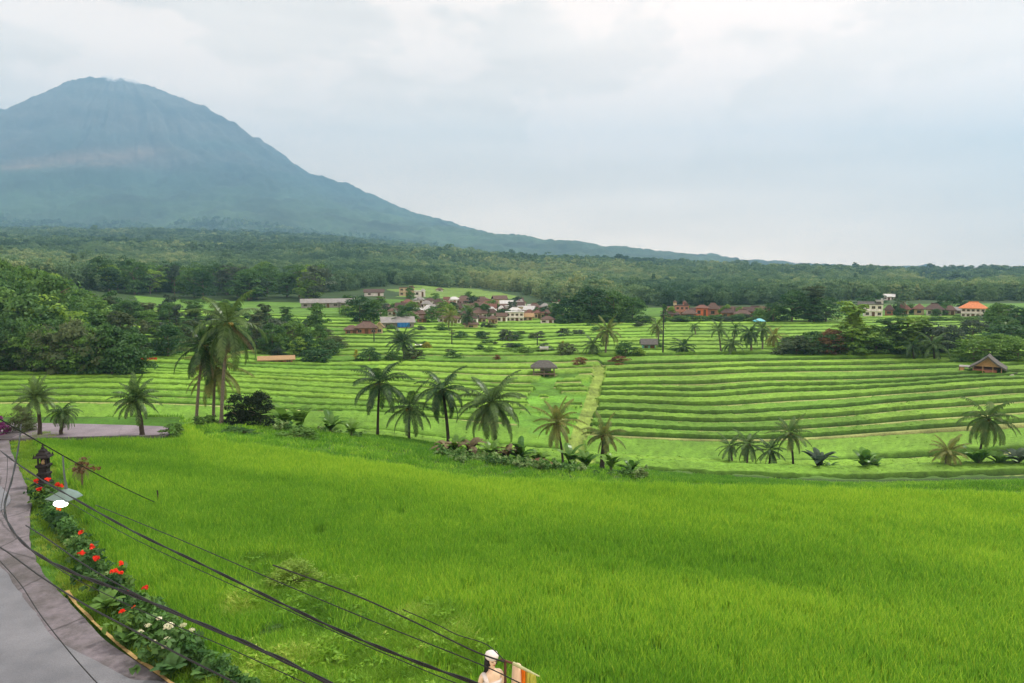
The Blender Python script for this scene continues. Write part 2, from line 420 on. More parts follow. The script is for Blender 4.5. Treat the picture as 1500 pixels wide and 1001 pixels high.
for i in range(len(LEV) - 1):
    a, b = LEV[i], LEV[i + 1]; far = a > 150
    rows += [(a - 0.02, 1, i - 1), (a + 0.14, 2, i), (a + 0.72, 2, i), (a + 0.8, 3, i), (a + 0.92, 4, i)]
    for q in np.linspace(a + 0.92, b - 0.34, 7 if not far else 5)[1:]: rows.append((q, 4, i))
    rows.append((b - 0.24, 3, i))
rows.append((LEV[-1] + 0.5, 0, -1))
for s in np.exp(np.linspace(math.log(LEV[-1] + 2), math.log(2600), 200)): rows.append((s, 0, -1))
for s in np.linspace(2600, 7600, 190)[1:]: rows.append((s, 0, -1))
RS = np.array([r[0] for r in rows]); RK = np.array([r[1] for r in rows]); RI = np.array([r[2] for r in rows])
U, S = np.meshgrid(ucol, RS); K = np.repeat(RK[:, None], len(ucol), 1); I = np.repeat(RI[:, None], len(ucol), 1)
PX = U * F + CX
amp = sstep(62, 72, S) * (1 - sstep(LEV[-1], LEV[-1] + 60, S))
# side of the diagonal path
lf = (1 - sstep(-0.6, 0.6, U * S - pathx(S))) * (1 - sstep(150, 165, S))
Wv = wob(U, S, lf) * amp
Dm = np.maximum(S - Wv, 1.0)
X = U * Dm; Y = Dm
Z = base(X, Y)
mid = np.where(I >= 0, (LEV[np.clip(I, 0, len(LEV) - 2)] + LEV[np.clip(I, 0, len(LEV) - 2) + 1]) / 2, S)
pd = X - pathx(Y)
onpath = (np.abs(pd) < 1.15 + fbm(X * 1.1, Y * .9, 2, 88) * .9) & (Y < 135) & (Y > 60)
forest_l = (PX < 185 + fbm(Y * .08, 2, 2, 37) * 60) & (Y > 113)
rough = ((pd < -0.9) & (pd > -9 + fbm(Y * 0.08, X * 0.1, 2, 77) * 4) & (Y < 128) & (Y > 88))
ter = (I >= 0) & ~onpath & ~forest_l & ~(rough & (fbm(X * .2, Y * .2, 2, 3) > -0.1))
Dt = np.maximum(mid - Wv, 1.0)
Zt = base(U * Dt, Dt)
RICE_H = 0.55
patch = vnoise(I * 3.7 + 0.5, np.floor((X + I * 5.3) / 34) * 1.9, 44)      # plot to plot differences
fallow = (patch > 0.42) & (I > 12)
rh = np.where(fallow, 0.12, RICE_H * (1 + 0.35 * patch) * (1 - .35 * lf) * (1 - .35 * sstep(148, 160, S))) + fbm(X * 1.3, Y * 0.9, 2, 8) * 0.16
Z = np.where(ter, Zt + (K == 4) * rh, Z)
Z = np.where((S > 66) & (S < 250) & ~ter, Z + fbm(X * .5, Y * .5, 3, 60) * 0.5, Z)
# far canopy and mountain roughness
Z = Z + fbm(X * 0.016, Y * 0.016, 3, 70) * 26 * sstep(2200, 3200, Y)
# colours (albedo, plus shade painted on the rice fronts)
C = np.zeros(X.shape + (3,)); 
def setc(mask, col): C[mask] = col
C[:] = (0.030, 0.060, 0.016)
n3 = fbm(X * 1.9, Y * 1.4, 3, 83)[..., None]; n = fbm(X * 0.3, Y * 0.3, 3, 80)[..., None]; nb = fbm(X * 0.04, Y * 0.04, 3, 81)[..., None]
grass = np.array((0.080, 0.17, 0.018)) * (1 + 0.5 * n)
m = (Y < 66); C[m] = grass[m] * 0.75
m = (Y < 45) & (Y < edge(U)); C[m] = (np.array((0.05, 0.13, 0.012)) * (1 + 0.3 * n))[m]
n3 = fbm(X * 1.9, Y * 1.4, 3, 83)[..., None]
rice = np.array((0.142, 0.274, 0.027)) * (1 + 0.25 * n + 0.28 * nb + .35 * n3)
rice = rice * (1 + 0.55 * patch[..., None] * np.array((1.4, 1.0, 1.2)))
m = (S >= 66) & (S < 262); C[m] = grass[m]
m = ter & (K == 4); C[m] = rice[m]
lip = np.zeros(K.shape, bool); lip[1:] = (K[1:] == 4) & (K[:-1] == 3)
m = ter & lip; C[m] = (rice * (np.array((0.55, 0.60, 0.62)) + .3 * lf[..., None]))[m]  # front row of rice tops dimmed in colour: painted half shade
m = ter & (K == 3); C[m] = (rice * np.array((0.20, 0.25, 0.30)))[m]  # rice foot: darker stalk colour with the shade of the front painted in
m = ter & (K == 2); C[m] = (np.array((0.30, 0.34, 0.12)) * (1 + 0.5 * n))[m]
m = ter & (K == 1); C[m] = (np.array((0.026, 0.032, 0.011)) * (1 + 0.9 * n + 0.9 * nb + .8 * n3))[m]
m = ter & fallow & (K == 4); C[m] = (np.array((0.17, 0.26, 0.05)) * (1 + 0.4 * n))[m]
m = onpath; C[m] = (np.array((0.19, 0.27, 0.050)) * (1 + 0.6 * n + .5 * n3))[m]
m = rough & ~ter; C[m] = (np.array((0.10, 0.23, 0.025)) * (1 + 0.9 * n))[m]
# brown bare bank high on the right block, by the path
m = ter & (I == int(np.searchsorted(LEV, 134)) - 1) & (pd > 1) & (pd < 20) & (K <= 2); C[m] = (0.13, 0.095, 0.045)
# fields behind and between the villages
m = (S > 250) & (S < 320) & (PX > 560); C[m] = (np.array((0.075, 0.17, 0.02)) * (1 + 0.4 * n))[m]
bz = fbm(X * .02, Y * .02, 3, 33) * 60
m = (Y > 345 + bz * .4) & (Y < 455 + bz) & (PX > 590 + bz) & (PX < 745 + bz); C[m] = (np.array((0.12, 0.20, 0.035)) * (1 + 0.3 * n + 0.2 * np.sin(Y * 0.35)[..., None]))[m]
m = (Y > 235 + bz * .3) & (Y < 305) & (PX > 200 + bz * .7) & (PX < 530 + bz); C[m] = (np.array((0.09, 0.19, 0.025)) * (1 + 0.3 * n + 0.25 * np.sin(Y * 0.7)[..., None]))[m]
# mountain: dark forest below, bare pinkish-brown scar and grey scree higher
mt = sstep(2300, 3300, Y)[..., None]
lowm = sstep(700, 150, Z)[..., None]
mcol = (np.array((0.020, 0.045, 0.042)) * (1 - lowm) + np.array((0.045, 0.080, 0.038)) * lowm) * (1 + 1.0 * fbm(X * 0.005, Y * 0.004, 5, 90)[..., None])
C = C * (1 - mt) + mcol * mt
hz_ = Z - CZ
ang = PX + fbm(X * .002, Z * .004, 3, 93) * 60
yy = 400 - hz_ / np.maximum(Y, 1) * F
scar_line = 250 - (PX - 40) * 0.10 + 18 * np.sin((PX - 60) / 60.0)
up = sstep(0, 60, (262 - yy) + fbm(X * .003, Z * .006, 4, 95) * 50)[..., None] * mt
bare = np.array((0.085, 0.075, 0.070)) * (1 + 1.0 * fbm(X * 0.006, Z * 0.012, 4, 97)[..., None])
C = C * (1 - 0.75 * up) + bare * 0.75 * up
wx = hz_ / 5.08; 
sc_ = np.exp(-((yy - (244 - 0.10 * (PX - 60))) / (6 + 0.03 * np.clip(PX, 0, 400))) ** 2) * sstep(-20, 60, PX) * (1 - sstep(150, 330, PX)) * mt[..., 0]
sc_ = np.clip(sc_ * (0.9 + 1.0 * fbm(X * .006, Z * .02, 3, 98)), 0, 1)[..., None]
C = C * (1 - .6 * sc_) + np.array((0.26, 0.17, 0.13)) * .6 * sc_
C = np.clip(C, 0.004, 1)
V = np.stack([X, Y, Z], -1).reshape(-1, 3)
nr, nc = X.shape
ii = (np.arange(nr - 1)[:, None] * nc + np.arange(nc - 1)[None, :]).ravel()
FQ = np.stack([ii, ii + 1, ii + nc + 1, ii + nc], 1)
# ground shader
gm_, nt, N2, L2 = new_mat('land')
o_ = N2.new('ShaderNodeOutputMaterial'); b_ = N2.new('ShaderNodeBsdfPrincipled'); b_.inputs['Roughness'].default_value = 0.85
b_.inputs['Specular IOR Level'].default_value = 0.15
at_ = N2.new('ShaderNodeAttribute'); at_.attribute_name = 'gcol'
ge_ = N2.new('ShaderNodeNewGeometry'); mp_ = N2.new('ShaderNodeMapping'); mp_.inputs['Scale'].default_value = (1, 1, 1); L2.new(ge_.outputs['Position'], mp_.inputs[0])
nz_ = N2.new('ShaderNodeTexNoise'); nz_.inputs['Scale'].default_value = 3.0; nz_.inputs['Detail'].default_value = 8; nz_.inputs['Roughness'].default_value = 0.75; L2.new(mp_.outputs[0], nz_.inputs['Vector'])
nz2 = N2.new('ShaderNodeTexNoise'); nz2.inputs['Scale'].default_value = 0.03; nz2.inputs['Detail'].default_value = 10; nz2.inputs['Roughness'].default_value = 0.7; L2.new(mp_.outputs[0], nz2.inputs['Vector'])
r1 = N2.new('ShaderNodeMapRange'); r1.inputs['From Min'].default_value = 0.3; r1.inputs['From Max'].default_value = 0.7; r1.inputs['To Min'].default_value = 0.62; r1.inputs['To Max'].default_value = 1.38; L2.new(nz_.outputs['Fac'], r1.inputs['Value'])
r2 = N2.new('ShaderNodeMapRange'); r2.inputs['From Min'].default_value = 0.3; r2.inputs['From Max'].default_value = 0.7; r2.inputs['To Min'].default_value = 0.7; r2.inputs['To Max'].default_value = 1.3; L2.new(nz2.outputs['Fac'], r2.inputs['Value'])
mm = N2.new('ShaderNodeMath'); mm.operation = 'MULTIPLY'; L2.new(r1.outputs[0], mm.inputs[0]); L2.new(r2.outputs[0], mm.inputs[1])
vs_ = N2.new('ShaderNodeVectorMath'); vs_.operation = 'SCALE'; L2.new(at_.outputs['Color'], vs_.inputs[0]); L2.new(mm.outputs[0], vs_.inputs['Scale'])
L2.new(vs_.outputs[0], b_.inputs['Base Color'])
bp_ = N2.new('ShaderNodeBump'); bp_.inputs['Strength'].default_value = 0.5; bp_.inputs['Distance'].default_value = 0.25; L2.new(nz_.outputs['Fac'], bp_.inputs['Height'])
L2.new(bp_.outputs[0], b_.inputs['Normal']); L2.new(b_.outputs[0], o_.inputs['Surface'])
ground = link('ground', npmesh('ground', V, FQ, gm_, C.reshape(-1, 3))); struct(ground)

# ------------------------------------------------------------------ material set
MG = {
 'dark': leafmat('leaf_dark', (0.020, 0.070, 0.020), (0.085, 0.185, 0.040)),
 'mid': leafmat('leaf_mid', (0.040, 0.110, 0.020), (0.135, 0.260, 0.042)),
 'light': leafmat('leaf_light', (0.08, 0.175, 0.022), (0.22, 0.36, 0.045)),
 'olive': leafmat('leaf_olive', (0.045, 0.075, 0.025), (0.12, 0.16, 0.06)),
 'grey': leafmat('leaf_greygreen', (0.03, 0.06, 0.035), (0.085, 0.12, 0.07)),
 'yellow': leafmat('leaf_yellow', (0.22, 0.24, 0.03), (0.38, 0.36, 0.05)),
 'russet': leafmat('leaf_russet', (0.11, 0.07, 0.025), (0.24, 0.11, 0.05)),
 'purple': leafmat('leaf_purple', (0.12, 0.02, 0.09), (0.36, 0.07, 0.30)),
 'thicket': leafmat('leaf_thicket', (0.006, 0.016, 0.007), (0.022, 0.05, 0.014)),
 'palm': leafmat('leaf_palm', (0.022, 0.062, 0.018), (0.105, 0.175, 0.052), nscale=1.5, rough=0.35, isl=1.1),
 'palmpale': leafmat('leaf_palm_pale', (0.06, 0.12, 0.025), (0.24, 0.24, 0.06), nscale=1.5),
 'palmdry': leafmat('leaf_palm_dry', (0.13, 0.10, 0.05), (0.30, 0.25, 0.14), nscale=1.5),
 'banana': leafmat('leaf_banana', (0.05, 0.14, 0.02), (0.16, 0.30, 0.05), nscale=1.5, rough=0.3),
}
bark = solid('bark', (0.16, 0.13, 0.10), 0.9, 0.4, 4, bump=0.6)
palmbark = solid('palm_bark', (0.17, 0.15, 0.12), 0.9, 0.45, 9, bump=0.7)
darkbark = solid('dark_bark', (0.05, 0.042, 0.033), 0.9, 0.4, 6, bump=0.6)
ROOF = {'brown': solid('roof_brown', (0.125, 0.080, 0.066), 0.85, 0.4, 2.5, bump=0.5), 'dark brown': solid('roof_dark', (0.085, 0.055, 0.048), 0.85, 0.4, 2.5, bump=0.5),
 'reddish': solid('roof_red', (0.165, 0.080, 0.062), 0.85, 0.35, 2.5, bump=0.5), 'orange': solid('roof_orange', (0.55, 0.19, 0.075), 0.8, 0.3, 2.5, bump=0.4),
 'grey': solid('roof_grey', (0.24, 0.23, 0.225), 0.7, 0.3, 1.2, bump=0.3), 'tan': solid('roof_thatch', (0.36, 0.24, 0.13), 0.95, 0.35, 6, bump=0.8),
 'pale': solid('roof_pale', (0.50, 0.50, 0.50), 0.5, 0.2, 1.2), 'dark grey': solid('roof_darkgrey', (0.10, 0.095, 0.09), 0.8, 0.4, 3, bump=0.6)}
WALL = {'white': solid('wall_white', (0.74, 0.72, 0.69), 0.8, 0.3, 0.9), 'cream': solid('wall_cream', (0.55, 0.46, 0.30), 0.8, 0.3, 0.9),
 'brick': solid('wall_brick', (0.33, 0.15, 0.095), 0.85, 0.3, 2), 'grey': solid('wall_grey', (0.30, 0.29, 0.28), 0.85, 0.35, 1),
 'orange': solid('wall_orange', (0.62, 0.17, 0.085), 0.8, 0.25, 1), 'pink': solid('wall_pink', (0.5, 0.25, 0.19), 0.8, 0.3, 1),
 'bamboo': solid('wall_bamboo', (0.48, 0.30, 0.15), 0.9, 0.3, 8, bump=0.4), 'teal': solid('wall_teal', (0.15, 0.42, 0.36), 0.6, 0.25, 1)}
glassm = solid('window_dark', (0.035, 0.04, 0.045), 0.15, 0.3, 2)
framem = solid('window_frame', (0.32, 0.25, 0.18), 0.6, 0.2, 3)
doorm = solid('door_wood', (0.13, 0.07, 0.035), 0.6, 0.3, 4)
woodm = solid('weathered_wood', (0.22, 0.18, 0.14), 0.85, 0.4, 6, bump=0.4)
stonem = solid('stone', (0.30, 0.28, 0.25), 0.9, 0.5, 3, bump=0.7)
darkstone = solid('dark_stone', (0.028, 0.025, 0.026), 0.9, 0.5, 9, bump=0.9)
bluem = solid('blue_sheet', (0.03, 0.17, 0.50), 0.5, 0.2, 2)
cyanm = solid('cyan_sheet', (0.10, 0.42, 0.52), 0.5, 0.2, 2)
redm = solid('red_paint', (0.55, 0.05, 0.03), 0.6, 0.25, 2)
polem = solid('pole_dark', (0.035, 0.035, 0.035), 0.8, 0.3, 5)
wirem = solid('cable_black', (0.012, 0.012, 0.013), 0.45, 0.2, 30)

# ------------------------------------------------------------------ foliage shapes (unit height)
def leafcloud(cent, crad, nleaf, size, seed, up=0.35, droop=0.0, aspect=1.7, flat=0.8):
    """leaf-sized quads spread over clumps; returns V, F"""
    g = np.random.default_rng(seed); n = len(cent)
    c = np.repeat(cent, nleaf, 0); r = np.repeat(crad, nleaf)
    d = g.normal(size=(len(c), 3)); d /= np.linalg.norm(d, axis=1)[:, None]; d[:, 2] = np.abs(d[:, 2]) * 0.9 - 0.25
    rr = r * g.uniform(0.45, 1.08, len(c)) ; p = c + d * rr[:, None] * np.array((1, 1, flat))
    nn = d + g.normal(size=d.shape) * 0.55 + np.array((0, 0, up)); nn /= np.linalg.norm(nn, axis=1)[:, None]
    t = np.cross(nn, g.normal(size=d.shape)); t[:, 2] -= droop; t /= np.linalg.norm(t, axis=1)[:, None]
    b = np.cross(nn, t); b /= np.linalg.norm(b, axis=1)[:, None]
    s = size * g.uniform(0.6, 1.3, len(c))
    t = t * (s * aspect / 2)[:, None]; b = b * (s / 2)[:, None]
    V = np.stack([p - t, p + b, p + t, p - b], 1).reshape(-1, 3)
    return V, np.arange(len(V)).reshape(-1, 4)
def crown(seed, nclump=55, nleaf=38, size=0.034, w=0.42, z0=0.22, shape='round', **kw):
    g = np.random.default_rng(seed)
    cs, rs = [], []
    lob = [(g.uniform(0, 6.28), g.uniform(0.35, 0.75) * w, g.uniform(0.4, 0.9)) for _ in range(5)]
    while len(cs) < nclump:
        t = g.uniform(0, 1); a = g.uniform(0, 6.28)
        if shape == 'round': env = w * math.sin(math.pi * min(1, 0.12 + t * 0.85)) ** 0.6
        elif shape == 'tall': env = w * (0.55 + 0.45 * math.sin(t * 9 + seed)) * (1 - 0.55 * t)
        elif shape == 'cone': env = w * (1.02 - t)
        elif shape == 'bush': env = w * math.sqrt(max(0, 1 - (t * 0.95) ** 2))
        elif shape == 'umbrella': env = w * (0.25 + 0.75 * t)
        env *= 0.78 + 0.30 * math.sin(a * 3 + seed) + 0.12 * math.sin(a * 5 + t * 7)
        rad = env * g.uniform(0.35, 1.0) ** 0.5
        cs.append((rad * math.cos(a), rad * math.sin(a), z0 + (1 - z0) * t * (0.93 + 0.07 * math.sin(a * 2 + seed))))
        rs.append(g.uniform(0.075, 0.15) * (1.2 if shape in ('round', 'bush') else 0.8) * w / 0.42)
    return leafcloud(np.array(cs), np.array(rs), nleaf, size, seed + 500, **kw)
def trunkmesh(name, seed, w=0.42, h=0.75, r=0.022, mat=None, lean=0.05):
    g = random.Random(seed); m = MB()
    a = g.uniform(0, 6.28); pts = [(lean * t * t * math.cos(a), lean * t * t * math.sin(a), h * t - 0.03) for t in (0, .15, .35, .55, .8, 1)]
    m.tube(pts, [r * 1.5, r * 1.05, r * .9, r * .75, r * .45, r * .2], 7)
    for i in range(7):
        t = g.uniform(.35, .9); p = Vector((lean * t * t * math.cos(a), lean * t * t * math.sin(a), h * t)); b = g.uniform(0, 6.28); l = w * g.uniform(.5, .85)
        m.tube([p, p + Vector((math.cos(b) * l * .5, math.sin(b) * l * .5, l * .35)), p + Vector((math.cos(b) * l, math.sin(b) * l, l * .5))], [r * .45, r * .3, r * .1], 5)
    return m.build(name, mat or bark, data_only=True)
PRO = {}
def proto(kind, n, **kw):
    PRO[kind] = []
    tk = {k: kw.pop(k) for k in ('th', 'tr') if k in kw}
    for i in range(n):
        V_, F_ = crown(100 + 17 * i + (sum(map(ord, kind)) % 50) * 31, **kw)
        PRO[kind].append((npmesh('crown', V_, F_, MG['mid']), trunkmesh('trunk', i * 7 + len(kind), kw.get('w', .42), tk.get('th', .75), tk.get('tr', .022))))
proto('round', 4, nclump=72, nleaf=42, size=0.034, w=0.44, z0=.10)
proto('tall', 3, nclump=74, nleaf=40, size=0.026, w=0.28, z0=0.08, shape='tall', tr=.014, th=.95)
proto('cone', 1, nclump=60, nleaf=36, size=0.035, w=0.24, z0=0.05, shape='cone', tr=.02, th=.9)
proto('bush', 4, nclump=34, nleaf=44, size=0.065, w=0.62, z0=0.08, shape='bush', th=.5, tr=.03)
proto('thick', 2, nclump=70, nleaf=110, size=0.028, w=0.62, z0=0.04, shape='bush', th=.5, tr=.03)
proto('umbrella', 2, nclump=44, nleaf=36, size=0.034, w=0.46, z0=0.5, shape='umbrella', th=.85, tr=.02)
TREES = {}
def tree(kind, name, label, cat, loc, h, wd, col, group=None, var=None, rz=None):
    """unit tree scaled to height h and crown width wd"""
    var = random.randrange(len(PRO[kind])) if var is None else var
    cm, tm = PRO[kind][var]; h = h * .94
    wref = {'round': .88, 'tall': .52, 'cone': .48, 'bush': 1.24, 'thick': 1.24, 'umbrella': .92}[kind]
    s = wd / wref * 1.12
    t = thing(name, label, cat, loc, random.uniform(0, 6.28) if rz is None else rz, group, (s, s, h))
    c = link('crown' if kind not in ('bush', 'thick') else 'foliage', cm, t); c.material_slots[0].link = 'OBJECT'; c.material_slots[0].material = MG[col]
    link('trunk' if kind not in ('bush', 'thick') else 'stem', tm, t)
    return t
def ptree(kind, px, py, hpx, wpx, col, label, name='broadleaf_tree', cat='tree', dmin=60, D=None, group=None, var=None):
    p = hit(px, py, dmin) if D is None else Vector((ray(px, py)[0] * D, D, gz(ray(px, py)[0] * D, D)))
    k = p.y / F
    if px > 1140 and 440 < py < 540: wpx *= 1.4
    return tree(kind, name, label, cat, p - Vector((0, 0, 0.1)), hpx * k, wpx * k, col, group, var)

# ------------------------------------------------------------------ coconut palms
def fronds(L, n, seed, el=(-35, 80), width=0.085, nl=26, ll=0.22, droop=1.15, hang=0.75):
    """feather leaves from the origin: curved rib with two rows of hanging leaflets"""
    g = random.Random(seed); m = MB()
    for i in range(n):
        az = i * 2.39996 + g.uniform(-.3, .3); e0 = R(el[1] - (el[1] - el[0]) * ((i + .5) / n) ** 0.85 + g.uniform(-7, 7)); l = L * g.uniform(.82, 1.08)
        e0x = e0; pts = [Vector((0, 0, 0))]; ns = 9; tw = g.uniform(-.25, .25)
        dr = droop * (0.55 + 0.55 * math.cos(e0)) * g.uniform(.8, 1.15)
        for q in range(ns):
            t = (q + .5) / ns; e = e0 - dr * t ** 1.5; a = az + tw * t
            pts.append(pts[-1] + Vector((math.cos(e) * math.cos(a), math.cos(e) * math.sin(a), math.sin(e))) * (l / ns))
        m.tube(pts, [.035 * L / 3 * (1 - .85 * j / ns) for j in range(ns + 1)], 4, cap=False)
        vs, fs = [], []
        for q in range(nl):
            t = 0.14 + 0.86 * q / (nl - 1); f = t * ns; j = min(int(f), ns - 1); p = pts[j].lerp(pts[j + 1], f - j)
            d = (pts[j + 1] - pts[j]).normalized(); side = d.cross(Vector((0, 0, 1)))
            if side.length < .1: side = Vector((-math.sin(az), math.cos(az), 0))
            side.normalize(); le = L * ll * (math.sin(math.pi * min(1, .18 + .78 * t)) ** .6) * g.uniform(.8, 1.15)
            for sg in (-1, 1):
                o = side * sg * .8 + d * .55; h1 = hang * g.uniform(.6, 1.3)
                a1 = p + (o + Vector((0, 0, -.15 * h1))).normalized() * le * .5
                a2 = a1 + (o * .55 + Vector((0, 0, -h1))).normalized() * le * .55
                wv = d * width * L / 3 * .5
                b = len(vs); vs += [p - wv, p + wv, a1 + wv, a1 - wv, a2]
                fs += [(b, b + 1, b + 2, b + 3), (b + 3, b + 2, b + 4)]
        m.add(vs, fs)
    return m
def palm(label, px, py, top, wpx, n=22, seed=1, lean=0.0, D=None, leaf='palm', dry=0, dark=False, dmin=44, nuts=True, tr=0.13, group='coconut palms across the valley', name='coconut_palm', topx=None, el=(-42, 80), dskirt=False, nl=26):
    if D is None: p = hit(px, py, dmin)
    else:
        u = ray(px, py)[0]; p = Vector((u * D, D, gz(u * D, D)))
    k = p.y / F; L = wpx * k * 0.56; H = (py - top) * k - L * .55 ; H = max(H, .35)
    lx = ((topx - px) * k) if topx is not None else random.Random(seed * 3).uniform(-.16, .16) * H
    el = (el[0] + random.Random(seed).uniform(-14, 14), el[1] + random.Random(seed + 1).uniform(-12, 6)); drp = random.Random(seed + 2).uniform(.85, 1.5)
    t = thing(name, label, 'palm tree', p, 0, group)
    m = MB(); g = random.Random(seed); pts = []; rad = []
    for i in range(12):
        q = i / 11; pts.append((lx * (q ** 1.6), g.uniform(-.03, .03) + .1 * math.sin(q * 3), H * q - .15 * (1 - q))); rad.append(tr * (1.5 - .9 * min(1, q * 4)) if q < .15 else tr * (1.0 - .35 * q))
    m.tube(pts, rad, 9); m.build('trunk', darkbark if dark else palmbark, t, smooth=True)
    tip = Vector(pts[-1])
    f = fronds(L, int(n * 1.08), seed, el=el, nl=nl, droop=drp); c = f.build('crown', MG[leaf], t); c.location = tip
    if dry:
        f = fronds(L * .8, dry, seed + 9, el=(-72, -30), droop=.6, hang=1.1, nl=18); c = f.build('dry_fronds', MG['palmdry'], t); c.location = tip - Vector((0, 0, .1))
        c['label'] = 'dead brown fronds hanging under the crown'
    m = MB()
    for i in range(7): 
        a = i * .9; m.lathe([(0.02, -.15), (.1, -.08), (.12, 0), (.09, .09), (.02, .13)], (tip.x + .22 * math.cos(a), tip.y + .22 * math.sin(a), tip.z - .15 - .12 * (i % 3)), 7)
    if nuts: m.build('coconuts', solid('coconut_%d' % seed, (0.20, 0.17, 0.04), .6), t, smooth=True)
    return t
